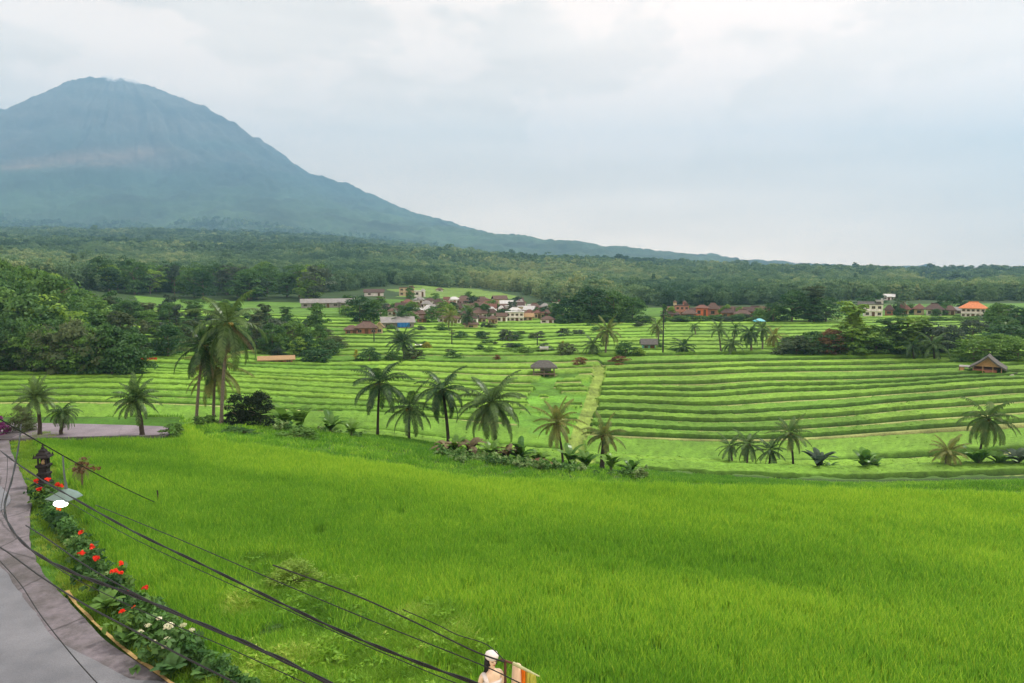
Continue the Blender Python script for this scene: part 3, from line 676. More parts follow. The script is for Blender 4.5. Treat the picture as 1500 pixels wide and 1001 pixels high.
PALMS = [
 dict(label='tallest coconut palm, pale slender trunk and upright tuft of fronds, left of the terraces', px=324, py=628, top=428, topx=340, wpx=128, n=18, seed=3, D=47, dry=3, tr=.12, el=(-50, 84)),
 dict(label='broad shaggy palm with a leaning trunk just left of the tallest palm', px=287, py=628, top=468, topx=303, wpx=108, n=19, seed=5, D=48, dry=5, tr=.11, el=(-55, 75)),
 dict(label='ragged lower palm crown filling the gap between the two tall left palms', px=312, py=628, top=500, topx=318, wpx=104, n=20, seed=211, D=50, dry=5, tr=.12, el=(-55, 70), leaf='palmpale'),
 dict(label='leftmost palm of the valley-edge row, slim trunk and drooping dark fronds', px=553, py=640, top=528, topx=557, wpx=98, n=22, seed=7, D=60, tr=.12, dark=True, dry=1),
 dict(label='short dark palm, second from the left in the valley-edge row', px=599, py=647, top=570, wpx=86, n=18, seed=11, D=60, dark=True, tr=.12),
 dict(label='dark palm with straight black trunk, third from the left in the valley-edge row', px=657, py=660, top=544, wpx=94, n=22, seed=13, D=59, dark=True, tr=.15, dry=1),
 dict(label='fullest dark palm of the valley-edge row, above the withered banana leaves', px=727, py=662, top=545, wpx=112, n=28, seed=17, D=57, dark=True, tr=.14, dry=3),
 dict(label='yellowing palm with thin black trunk at the foot of the grass path', px=825, py=668, top=578, wpx=80, n=20, seed=19, D=56, dark=True, leaf='palmpale', dry=2, tr=.10),
 dict(label='small yellow palm with thick fibrous trunk to the right of the grass path', px=882, py=672, top=598, wpx=66, n=18, seed=23, D=55, dark=True, leaf='palmpale', dry=6, tr=.2),
 dict(label='palm with dry hanging skirt beside the low palm clump on the lowest terrace', px=1162, py=699, top=623, wpx=64, n=18, seed=29, D=76, dark=True, leaf='palmpale', dry=5, tr=.13),
 dict(label='tall palm with yellow-tipped fronds standing alone at the right end of the lowest terrace', px=1433, py=688, top=587, wpx=86, n=24, seed=31, D=77, leaf='palmpale', dark=True, dry=1, tr=.13),
 dict(label='squat trunkless young palm between the two tall palms on the right', px=1384, py=709, top=660, wpx=60, n=20, seed=37, D=74, leaf='palmpale', dry=2, tr=.16),
 dict(label='left palm of the low three-palm clump on the lowest terrace', px=1073, py=698, top=650, wpx=46, n=16, seed=41, D=77, tr=.13),
 dict(label='middle and darkest palm of the low three-palm clump on the lowest terrace', px=1094, py=698, top=643, wpx=54, n=20, seed=43, D=76, tr=.14),
 dict(label='right palm of the low three-palm clump, one frond dry', px=1127, py=700, top=653, wpx=52, n=18, seed=47, D=75, tr=.13, dry=2, dark=True),
 dict(label='short black-looking date palm beside the bend of the road, at the far left', px=58, py=642, top=565, wpx=62, n=30, seed=53, D=38.0, tr=.11, dark=True, el=(-30, 85), nuts=False),
 dict(label='dark low palm with bushy head right next to the leftmost date palm', px=88, py=642, top=588, wpx=52, n=26, seed=59, D=38.0, tr=.10, dark=True, el=(-40, 60), nuts=False),
 dict(label='round spiky palm standing before the road band, left of the leaning palm', px=208, py=641, top=563, wpx=72, n=30, seed=61, D=37.8, tr=.13, dark=True, el=(-30, 85), nuts=False),
 dict(label='left one of two small palms on the top terrace right of centre', px=1339, py=530, top=494, wpx=40, n=16, seed=67, tr=.2, dark=True, leaf='palm', nuts=False),
 dict(label='right one of two small palms on the top terrace right of centre', px=1369, py=530, top=488, wpx=54, n=18, seed=71, tr=.2, dark=True, leaf='palm', nuts=False),
 dict(label='grey shaggy palm above the path end, left of the teal roofed hut', px=887, py=520, top=469, wpx=50, n=22, seed=73, tr=.22, leaf='palmpale', dry=3, nuts=False),
 dict(label='low bushy palm without visible trunk left of the grey shaggy palm', px=868, py=520, top=492, wpx=40, n=20, seed=79, tr=.2, nuts=False),
 dict(label='wide palm rising from bushes on the middle terraces left of centre', px=592, py=526, top=482, wpx=58, n=24, seed=83, tr=.2, nuts=False),
 dict(label='palm with orange dying leaves behind the teal roofed hut', px=965, py=505, top=466, wpx=34, n=16, seed=89, tr=.2, leaf='palmpale', dry=4, nuts=False),
 dict(label='low spreading palm right of the tall utility pole', px=1001, py=519, top=494, wpx=44, n=20, seed=97, tr=.2, nuts=False),
 dict(label='thin palm on the back terraces right of the tall utility pole', px=1019, py=492, top=472, wpx=20, n=14, seed=101, tr=.18, nuts=False),
 dict(label='leftmost palm of the grey palm grove right of centre', px=1056, py=518, top=472, wpx=34, n=16, seed=103, tr=.2, nuts=False),
 dict(label='low wide palm at the foot of the grey palm grove', px=1072, py=519, top=490, wpx=40, n=20, seed=107, tr=.2, nuts=False),
 dict(label='slim palm standing behind the left end of the grey palm grove', px=1074, py=506, top=474, wpx=26, n=16, seed=109, tr=.2, nuts=False),
 dict(label='densest palm in the middle of the grey palm grove', px=1101, py=518, top=474, wpx=42, n=24, seed=113, tr=.24, nuts=False),
 dict(label='tall palm at the right side of the grey palm grove', px=1117, py=515, top=470, wpx=38, n=20, seed=127, tr=.2, nuts=False),
 dict(label='rightmost spreading palm of the grey palm grove', px=1134, py=510, top=480, wpx=40, n=20, seed=131, tr=.2, leaf='palmpale', nuts=False),
 dict(label='palm between the village houses and the front terrace, left one of three', px=585, py=480, top=455, wpx=34, n=18, seed=137, tr=.2, nuts=False, dmin=150),
 dict(label='palm between the village houses and the front terrace, beside the dark round tree', px=657, py=482, top=452, wpx=34, n=18, seed=139, tr=.2, leaf='palmpale', dry=2, nuts=False, dmin=150),
 dict(label='palm between the village houses and the front terrace, right one of three', px=686, py=481, top=452, wpx=36, n=20, seed=149, tr=.2, nuts=False, dmin=150),
 dict(label='palm rising behind the left houses of the right village', px=1316, py=462, top=435, wpx=26, n=16, seed=151, tr=.25, nuts=False, dmin=150),
 dict(label='stiff small palm in front of the house with the bright orange roof', px=1410, py=490, top=466, wpx=26, n=16, seed=157, tr=.2, nuts=False, dmin=120),
 dict(label='palm at the upper right edge of the terraces behind the bamboo house', px=1468, py=500, top=470, wpx=34, n=18, seed=163, tr=.2, nuts=False, dmin=120),
 dict(label='fan-like palm in the left woodland gap below the small white roof', px=160, py=520, top=476, wpx=30, n=18, seed=167, tr=.2, nuts=False, dmin=120, dry=3),
]
for d in PALMS: palm(**d)

# ------------------------------------------------------------------ banana plants and dry leaves
def bananamesh(seed, n=8, L=1.0, h=0.9, w=.26, droop=1.3):
    g = random.Random(seed); m = MB()
    for i in range(n):
        az = i * 2.4 + g.uniform(-.4, .4); e = R(g.uniform(45, 85)); l = L * g.uniform(.7, 1.15); p = Vector((0, 0, h * g.uniform(.6, 1))); ns = 8
        pts = [p]; 
        for q in range(ns):
            t = q / ns; ee = e - droop * t ** 1.3 * g.uniform(.8, 1.1); pts.append(pts[-1] + Vector((math.cos(ee) * math.cos(az), math.cos(ee) * math.sin(az), math.sin(ee))) * l / ns)
        sd_ = Vector((-math.sin(az), math.cos(az), 0)); vs = []
        for j, q in enumerate(pts):
            t = j / ns; ww = w * L * math.sin(math.pi * min(1, .06 + t * .92)) ** .5 * .5 * g.uniform(.75, 1.1)
            vs += [q - sd_ * ww + Vector((0, 0, -.25 * ww)), q, q + sd_ * ww + Vector((0, 0, -.25 * ww))]
        fs = []
        for j in range(ns): b = j * 3; fs += [(b, b + 1, b + 4, b + 3), (b + 1, b + 2, b + 5, b + 4)]
        m.add(vs, fs)
    return m
def stemm(seed, h, r=.07):
    m = MB(); m.tube([(0, 0, -.1), (0.02, 0, h * .5), (0, .02, h)], [r * 1.3, r, r * .7], 8); return m
def banana(px, py, hpx, label, dmin=44, leaf='banana', D=None, n=8, seed=None, cat='banana plant', name='banana_plant', droop=1.3):
    if D is None: p = hit(px, py, dmin)
    else: u = ray(px, py)[0]; p = Vector((u * D, D, gz(u * D, D)))
    H = hpx * p.y / F; seed = seed or random.randrange(9999)
    t = thing(name, label, cat, p, random.uniform(0, 6), 'banana plants along the valley edge')
    bananamesh(seed, n + 3, H * .85, H * .34, w=.34, droop=droop * 1.15).build('leaves', MG[leaf], t); stemm(seed, H * .36, .07 * H / 1.3).build('stem', MG['olive'] if leaf == 'banana' else MG['palmdry'], t)
    return t
BAN = [(762, 693, 34, 'banana plant with pale upright leaf left of the brown soil heap', 'banana'), (790, 697, 26, 'low banana plant touching the left end of the brown soil heap', 'banana'),
 (836, 697, 34, 'banana plant at the foot of the thin-trunked yellowing palm', 'banana'), (858, 697, 28, 'banana plant between the two yellow palms', 'banana'),
 (895, 697, 30, 'broad green banana plant under the thick-trunked yellow palm', 'banana'), (925, 697, 22, 'last low banana plant at the right end of the valley-edge row', 'banana'),
 (690, 690, 34, 'withered brown banana plant with hanging leaves below the fullest palm', 'palmdry'), (655, 690, 26, 'collapsed dry banana stalks beside the straight black palm trunk', 'palmdry'),
 (718, 688, 30, 'green banana plant half hidden by withered leaves under the fullest palm', 'banana'), (742, 692, 28, 'dead banana leaves standing stiffly right of the fullest palm', 'palmdry'), (668, 691, 24, 'low green banana shoot right of the straight black palm trunk', 'banana'),
 (484, 640, 34, 'pale upright banana plant left of the leftmost valley-edge palm', 'banana'), (515, 641, 26, 'leafy banana plant closest to the leftmost valley-edge palm', 'banana'), (440, 640, 40, 'grey-green banana plant beside the dark thicket', 'banana'),
 (418, 638, 44, 'tall banana leaves touching the dark thicket', 'banana')]
for px, py, h, lb, lf_ in BAN: banana(px, py, h + 8, lb, leaf=lf_, D=50 if px > 600 else 46, droop=2.0 if lf_ == 'palmdry' else 1.3)
BAN2 = [(1199, 701, 34, 'dark stiff banana plant on the lowest terrace right of the dry-skirted palm', 'grey'), (1214, 702, 16, 'tiny banana sprout right beside the dark stiff banana plant', 'banana'),
 (1266, 705, 38, 'banana plant with one withered leaf, alone on the lowest terrace', 'banana'), (1279, 706, 20, 'low green banana plant at the foot of the one with a withered leaf', 'banana'),
 (1432, 710, 40, 'pale banana plant under the tall palm at the right end', 'banana'), (1462, 709, 28, 'banana plant just right of the tall palm trunk at the right end', 'banana'), (1488, 708, 34, 'dark banana plant nearest the right edge of the view', 'grey')]
for px, py, h, lb, lf_ in BAN2: banana(px, py, h + 6, lb, leaf=lf_, D=74)

# ------------------------------------------------------------------ single trees and bushes one can point to
T = [
 ('round', 836, 473, 44, 44, 'dark', 'leftmost tree of the big dark tree clump at the centre'), ('round', 868, 473, 55, 56, 'dark', 'tallest and roundest tree of the big dark clump at the centre'),
 ('round', 900, 473, 50, 44, 'mid', 'tree with yellowish top right of the tallest in the big central clump'), ('round', 926, 473, 40, 42, 'dark', 'rightmost lower tree of the big dark clump at the centre'),
 ('round', 882, 473, 36, 40, 'dark', 'lower tree filling the front middle of the big central clump'), ('round', 850, 474, 30, 34, 'dark', 'small tree at the front left of the big central clump'),
 ('tall', 973, 474, 30, 20, 'dark', 'slim dark tree behind the tall utility pole'),
 ('round', 632, 474, 27, 21, 'dark', 'very dark round tree standing in front of the village houses'), ('round', 527, 474, 42, 44, 'dark', 'dark tree mass between the long grey shed and the blue-sheeted house'),
 ('round', 548, 474, 36, 34, 'mid', 'green tree touching the left side of the blue-sheeted house'), ('round', 600, 476, 22, 24, 'mid', 'rounded green tree right of the blue-sheeted house'),
 ('bush', 462, 531, 22, 50, 'dark', 'broad dark bush right of the low tan-roofed shed'), ('bush', 541, 530, 22, 36, 'dark', 'dark bush with palm-like leaves left of the wide palm'),
 ('tall', 522, 530, 20, 14, 'yellow', 'small yellow-leaved tree between two dark bushes on the terraces'), ('bush', 575, 530, 18, 24, 'mid', 'green bush left of the wide palm on the middle terraces'),
 ('bush', 608, 528, 18, 32, 'olive', 'olive bush at the right foot of the wide palm'), ('bush', 665, 526, 14, 26, 'mid', 'lone rounded bush on the middle terraces'),
 ('bush', 605, 529, 8, 8, 'russet', 'small orange-brown bush at the edge of the olive bush'), ('bush', 728, 529, 10, 12, 'russet', 'tiny reddish shrub alone on a terrace edge'),
 ('bush', 742, 500, 18, 30, 'grey', 'grey shrub clump with pale flowers before the centre village'), ('bush', 758, 498, 14, 18, 'dark', 'small dark shrub at the right of the grey shrub clump'),
 ('bush', 792, 492, 8, 12, 'grey', 'tiny grey bush between two utility poles on the back terraces'), ('bush', 826, 493, 13, 24, 'grey', 'grey thorny bush on the back terraces below the big tree clump'),
 ('bush', 828, 520, 20, 30, 'olive', 'dry olive bush left of the low trunkless palm'), ('tall', 824, 512, 14, 9, 'yellow', 'yellow sapling standing up from the dry olive bush'),
 ('bush', 850, 536, 14, 24, 'russet', 'reddish bush at the top end of the grass path, left side'), ('bush', 905, 534, 14, 34, 'russet', 'reddish bush at the top end of the grass path, right side'),
 ('round', 916, 522, 24, 34, 'mid', 'bright green round tree below the teal roofed hut'), ('bush', 935, 522, 14, 22, 'light', 'light green bush right of the bright round tree by the hut'),
 ('bush', 963, 512, 16, 20, 'dark', 'dark bush right beside the teal roofed hut'),
 ('bush', 1166, 521, 30, 44, 'olive', 'olive bushy tree at the left end of the right-hand tree row'), ('round', 1198, 521, 38, 40, 'dark', 'dark tree next to the olive one in the right-hand tree row'),
 ('round', 1219, 521, 42, 32, 'russet', 'tree with pinkish brown crown in the right-hand tree row'), ('tall', 1248, 521, 84, 58, 'light', 'tallest feathery light green tree of the right-hand row'),
 ('bush', 1252, 521, 40, 42, 'light', 'leafy light green undergrowth below the tallest feathery tree'), ('round', 1283, 521, 48, 42, 'mid', 'dark tree directly right of the tallest feathery tree'),
 ('tall', 1303, 521, 64, 50, 'dark', 'tall dark pointed tree in the middle of the right-hand row'), ('tall', 1334, 521, 66, 60, 'light', 'second feathery light green tree of the right-hand row'),
 ('round', 1322, 521, 38, 36, 'mid', 'lower green tree between the pointed tree and the second feathery tree'), ('round', 1362, 521, 50, 42, 'grey', 'grey-green tree near the right end of the right-hand row'), ('round', 1384, 519, 44, 40, 'grey', 'last grey-brown tree at the right end of the right-hand row'),
 ('round', 1426, 531, 42, 46, 'light', 'bright green spreading tree left of the bamboo house'), ('round', 1464, 528, 42, 40, 'mid', 'green tree rising behind the bamboo house roof'),
 ('round', 1490, 532, 34, 36, 'light', 'light green tree at the right edge behind the bamboo house'), ('bush', 1405, 533, 12, 22, 'mid', 'low bush at the end of the top terrace left of the bamboo house'),
 ('round', 1424, 496, 30, 30, 'grey', 'dark palm-like tree below the house with the bright orange roof'), ('round', 1478, 503, 30, 50, 'dark', 'wide dark tree at the right edge above the bamboo house'),
 ('round', 1492, 480, 16, 24, 'mid', 'small far tree at the right edge of the back terraces'),
 ('round', 1132, 473, 32, 34, 'dark', 'left low tree of the second dark clump right of centre'), ('round', 1160, 473, 50, 36, 'dark', 'second tree of the dark clump right of centre'),
 ('tall', 1192, 473, 62, 36, 'olive', 'tall pale-stemmed tree rising from the dark clump right of centre'), ('round', 1185, 473, 44, 36, 'dark', 'middle dark tree of the clump right of centre'), ('round', 1210, 473, 40, 34, 'dark', 'rightmost dark tree of the clump right of centre'),
 ('round', 1112, 474, 22, 26, 'mid', 'low green tree left of the second dark clump'), ('round', 1383, 455, 24, 20, 'dark', 'dark round tree behind the right village roofs'), ('cone', 1406, 458, 26, 12, 'dark', 'small dark conifer behind the house with the bright orange roof'),
 ('round', 1268, 452, 18, 22, 'dark', 'dark tree behind the left houses of the right village'), ('round', 1285, 448, 20, 20, 'dark', 'dark tree on the rise above the right village'),
 ('round', 246, 524, 54, 48, 'dark', 'dark round tree left of the shaggy palm, behind the terraces'), ('round', 400, 520, 50, 38, 'dark', 'dark tree behind the low tan-roofed shed'), ('tall', 376, 512, 46, 30, 'olive', 'thin olive tree right of the tallest palm'),
 ('round', 420, 505, 30, 34, 'grey', 'grey-green tree left of the first utility pole'), ('umbrella', 285, 470, 34, 40, 'dark', 'flat-topped tree above the tallest palm, at the field border'),
 ('thick', 352, 628, 60, 54, 'thicket', 'left half of the dark thicket behind the tallest palm'), ('bush', 300, 631, 26, 40, 'mid', 'leafy green bush at the foot of the leaning tall palm'), ('bush', 325, 632, 18, 34, 'light', 'light green bush at the foot of the tallest palm'), ('thick', 383, 629, 66, 56, 'thicket', 'taller right half of the dark thicket behind the tallest palm'),
 ('bush', 255, 641, 22, 34, 'mid', 'low bush at the end of the road band'), ('bush', 440, 645, 18, 60, 'mid', 'long low bush on the second tier below the banana plants'),
 ('bush', 345, 645, 12, 60, 'mid', 'low hedge-like bush on the second tier under the tallest palm'),
 ('bush', 538, 662, 10, 15, 'dark', 'small dark tuft bush on the field border, left one'), ('bush', 556, 663, 10, 18, 'dark', 'small dark tuft bush on the field border, right one'),
 ('thick', 32, 632, 44, 44, 'olive', 'grey-green bush beside the purple flowering shrub'), ('thick', 432, 862, 50, 84, 'light', 'bushy weedy mound in the pale weed strip across the rice'),
 ('thick', 400, 930, 24, 60, 'mid', 'low green weed clump beside the weed strip'),
]
for k_, px, py, h, wd, c_, lb in T:
    Dm_ = 48 if (290 < px < 400 and py > 600 and px != 345) else (42 if px in (440, 345) and py > 640 else (39 if px == 32 else None))
    dm = 60
    if py > 640 and Dm_ is None: Dm_ = {255: 38.2, 538: 34.5, 556: 34, 432: onplane(432, 862, GZ).y, 400: onplane(400, 930, GZ).y}[px]
    if py < 480: dm = 170
    nm = 'bush' if k_ in ('bush', 'thick') else {'cone': 'conifer_tree'}.get(k_, 'broadleaf_tree')
    ptree(k_, px, py, h, wd, c_, lb, nm, 'bush' if k_ in ('bush', 'thick') else 'tree', dm, Dm_)
t = ptree('bush', -4, 614, 34, 26, 'purple', 'purple flowering shrub at the far left edge beside the road bend', 'flowering_shrub', 'shrub', D=38)

# woodland trees on the left, each its own tree; sorts that look alike share a label
wood = 0
def wtree(px, D, h, wd, kind, c_, label, group):
    u = (px - CX) / F; x = u * D
    tree(kind, 'broadleaf_tree' if kind not in ('bush', 'thick') else 'bush', label, 'tree', Vector((x, D, gz(x, D) - .2)), h, wd, c_, group)
g = np.random.default_rng(11)
cn = {'dark': 'dark green', 'mid': 'mid green', 'light': 'light green', 'olive': 'olive green', 'grey': 'grey green'}
for i in range(40):      # dense left edge wood, front row
    px = g.uniform(-60, 185); D = 113 + 5 * g.random() + max(0, (60 - px)) * .02; c_ = ['dark', 'mid', 'dark', 'mid', 'olive'][i % 5]
    wtree(px, D, g.uniform(5.5, 9), g.uniform(5.5, 8), ['round', 'bush', 'round'][i % 3], c_, '%s tree in the front row of the dense wood at the left edge' % cn[c_], 'woodland trees at the left edge')
for i in range(58):
    px = g.uniform(-80, 150 - i * .6); D = g.uniform(122, 190); c_ = ['dark', 'mid', 'dark', 'mid', 'light'][i % 5]
    wtree(px, D, g.uniform(10, 16) if px < 90 else g.uniform(6, 9.5), g.uniform(8, 13), 'round', c_, '%s tree inside the dense wood climbing the slope at the left edge' % cn[c_], 'woodland trees at the left edge')
for i in range(60):      # belt behind the left fields
    px = g.uniform(150, 470); D = g.uniform(308, 380); c_ = ['dark', 'mid', 'light', 'grey', 'dark'][i % 5]
    wtree(px, D, g.uniform(9, 16), g.uniform(9, 15), ['round', 'round', 'umbrella'][i % 3], c_, '%s tree in the wood belt behind the small upper fields on the left' % cn[c_], 'trees of the wood belt above the left fields')
for i in range(52):      # hedgerow between left fields
    px = g.uniform(120, 470); D = g.uniform(190, 216) if i % 3 else g.uniform(150, 160); c_ = ['dark', 'mid', 'grey', 'olive'][i % 4]
    if 180 < px < 260 and D < 170: D += 40
    wtree(px, D, g.uniform(3.5, 8), g.uniform(5, 8), ['round', 'bush', 'tall'][i % 3], c_, '%s tree in the hedgerow between the left fields and the village' % cn[c_], 'hedgerow trees between the left fields')
for i in range(38):      # green between village houses
    px = g.uniform(500, 960); D = g.uniform(250, 330) if i % 2 else g.uniform(232, 244); c_ = ['dark', 'mid', 'light', 'grey'][i % 4]
    wtree(px, D, g.uniform(3, 6), g.uniform(4, 7), ['round', 'bush'][i % 2], c_, '%s small tree among the houses of the centre village' % cn[c_], 'small trees among the centre village houses')
for i in range(34):
    px = g.uniform(945, 1130); D = g.uniform(226, 232); c_ = ['dark', 'mid', 'light', 'grey'][i % 4]
    wtree(px, D, g.uniform(1.4, 2.8), g.uniform(4, 7), ['bush', 'round'][i % 2], c_, '%s shrubby tree in the hedge below the brick-coloured village' % cn[c_], 'hedge trees below the brick-coloured village')
for i in range(22):
    px = g.uniform(1330, 1450); D = g.uniform(222, 228)
    wtree(px, D, g.uniform(1.1, 1.7), g.uniform(4, 7), 'bush', 'mid', 'low green hedge bush under the row of right village houses', 'hedge bushes below the right village')
for i in range(14):
    px = g.uniform(1400, 1560); D = g.uniform(170, 215); c_ = ['dark', 'mid', 'grey', 'olive'][i % 4]
    wtree(px, D, g.uniform(4, 8), g.uniform(5, 9), 'round', c_, '%s tree in the cluster behind the bamboo house at the right edge' % cn[c_], 'trees behind the bamboo house')

for i in range(46):      # leafy strip under the right-hand row
    px = g.uniform(1150, 1400); q = hit(px, 520, 100); c_ = ['mid', 'dark', 'light', 'olive'][i % 4]; D = q.y + g.uniform(-1, 9)
    wtree(px, D, g.uniform(2, 4.5), g.uniform(3.5, 6), ['bush', 'round'][i % 2], c_, '%s shrubby tree in the undergrowth of the right-hand tree row' % cn[c_], 'undergrowth of the right-hand tree row')
for i in range(64):      # left middle distance, between the red fence and the farmhouses
    px = g.uniform(190, 500); q = hit(px, g.uniform(486, 524), 100); c_ = ['mid', 'dark', 'light', 'grey', 'olive'][i % 5]; D = q.y
    wtree(px, D, g.uniform(1.8, 5), g.uniform(3, 6), ['bush', 'round', 'tall'][i % 3], c_, '%s small tree or shrub scattered over the left middle fields' % cn[c_], 'scattered trees of the left middle fields')
for i in range(34):
    px = g.choice([g.uniform(560, 720), g.uniform(840, 1010), g.uniform(700, 800)]); q = hit(px, g.uniform(478, 520), 110); c_ = ['mid', 'grey', 'olive', 'dark'][i % 4]; D = q.y
    wtree(px, D, g.uniform(1.0, 2.4), g.uniform(2, 4.5), 'bush', c_, '%s low shrub on the banks of the central back terraces' % cn[c_], 'shrubs on the central back terraces')
for i in range(30):
    px = g.uniform(815, 950); D = g.uniform(222, 228)
    wtree(px, D, g.uniform(1.6, 3.4), g.uniform(3.5, 6), 'bush', ['dark', 'mid'][i % 2], '%s bush at the foot of the big central tree clump' % cn[['dark', 'mid'][i % 2]], 'bushes under the big central clump')

# far wood: one mass of crowns up the slopes
fp = []
def far_crown(seed, n, nl, size, w, shape): return npmesh('far_crown', *crown(seed, n, nl, size, w, .1, shape), FARM)
FARM = leafmat('leaf_far', (0.045, 0.110, 0.052), (0.165, 0.27, 0.11), inst=True, nscale=0.02, cc=(0.30, 0.36, 0.15))
fprotn = [far_crown(960 + i, 46, 24, .050, .50, 'round') for i in range(3)] + [far_crown(970, 44, 22, .042, .30, 'tall'), far_crown(971, 36, 24, .05, .55, 'umbrella')]
fprot = [far_crown(900 + i, 20, 12, .11, .55, 'round') for i in range(3)] + [far_crown(930, 18, 12, .08, .32, 'tall'), far_crown(931, 14, 14, .11, .6, 'umbrella')]
gg = np.random.default_rng(5)
NF = 95000; Dv = np.exp(gg.uniform(math.log(300), math.log(3100), NF)); uv = gg.uniform(-.8, .8, NF)
# even ground density, capped
keep = (gg.random(NF) < np.clip((Dv / 2700) ** .9 * 1.6, .13, 1)) & ((Dv < 2700) | (uv < -.1))
Dv, uv = Dv[keep], uv[keep]; pxv = uv * F + CX
ok = np.ones(len(Dv), bool)
front = np.interp(pxv, [-100, 150, 200, 480, 540, 600, 760, 800, 960, 1130, 1240, 1600], [300, 300, 372, 378, 400, 465, 470, 345, 330, 345, 360, 350])
front = front + fbm(pxv * .02, Dv * .01, 2, 120) * 30
ok &= Dv > front
ok &= ~((Dv > 375) & (Dv < 460) & (pxv > 560) & (pxv < 770))
clear = fbm(uv * Dv * .006, Dv * .0035, 3, 131)
ok &= ~((clear > .38) & (Dv > 420))
Dv, uv, pxv = Dv[ok], uv[ok], pxv[ok]
xv = uv * Dv; zv = base(xv, Dv)
print('far crowns', len(Dv))
scl = gg.uniform(5.5, 11, len(Dv)) * (1 + .25 * sstep(500, 900, Dv) + .35 * sstep(900, 2500, Dv) + .8 * sstep(2400, 4200, Dv)); scl *= np.where(gg.random(len(Dv)) < .008, 1.5, 1)
tint = np.clip(.45 + .9 * fbm(xv * .01, Dv * .006, 3, 140) + gg.normal(0, .16, len(Dv)), 0, 1)
scatter('far_forest', np.stack([xv, Dv, zv - .1 * scl], 1), gg.uniform(0, 6.28, len(Dv)), scl, tint, gg.choice(5, len(Dv), p=[.25, .25, .2, .18, .12]) + 5 * (Dv < 800), fprot + fprotn,
        'hazy forest covering the far slopes from the village to the volcano foot', 'forest')

# ------------------------------------------------------------------ houses
def hiproof(m, w, d, z, h, over=.5, ridge=.35, mi=0, th=.14):
    W, Dp = w / 2 + over, d / 2 + over; r = w * ridge / 2
    b = [(-W, -Dp, z), (W, -Dp, z), (W, Dp, z), (-W, Dp, z)]; lo = [(x, y, z_ - th) for x, y, z_ in b]
    if w >= d: top = [(-r, 0, z + h), (r, 0, z + h)]; m.add(b + lo + top, [(0, 1, 9, 8), (1, 2, 9), (2, 3, 8, 9), (3, 0, 8), (4, 5, 1, 0), (5, 6, 2, 1), (6, 7, 3, 2), (7, 4, 0, 3), (7, 6, 5, 4)], mi)
    else: m.add(b + lo + [(0, 0, z + h)], [(0, 1, 8), (1, 2, 8), (2, 3, 8), (3, 0, 8), (4, 5, 1, 0), (5, 6, 2, 1), (6, 7, 3, 2), (7, 4, 0, 3), (7, 6, 5, 4)], mi)
def gable(m, w, d, z, h, over=.5, th=.15, axis='x'):
    """ridge along x unless axis='y' (then the gable faces the viewer)"""
    W, Dp = w / 2 + over, d / 2 + over
    def P(a, b, c): return (a, b, c) if axis == 'x' else (b, a, c)
    if axis == 'y': W, Dp = Dp, W
    vs = [P(-W, -Dp, z), P(W, -Dp, z), P(W, 0, z + h), P(-W, 0, z + h), P(W, Dp, z), P(-W, Dp, z)]
    lo = [(x, y, q - th) for x, y, q in vs]
    fs = [(0, 1, 2, 3), (3, 2, 4, 5), (6, 9, 8, 7), (9, 11, 10, 8), (0, 6, 7, 1), (5, 4, 10, 11), (1, 7, 8, 2), (2, 8, 10, 4), (3, 9, 6, 0), (5, 11, 9, 3)]
    m.add(vs + lo, fs)
def window(t, x, y, z, w=.9, h=1.1, rz=0, pane=True):
    m = MB(); a = .08
    for c, s in (((x, y - .03, z - h / 2), (w + a, .09, a)), ((x, y - .03, z + h / 2), (w + a, .09, a)), ((x - w / 2, y - .03, z), (a, .09, h - a)), ((x + w / 2, y - .03, z), (a, .09, h - a)), ((x, y - .028, z), (a * .7, .07, h - a))): m.box(c, s)
    f = m.build('window', framem, t)
    m = MB(); m.box((x, y - .02, z), (w - a, .05, h - a)); m.build('pane', glassm, f)
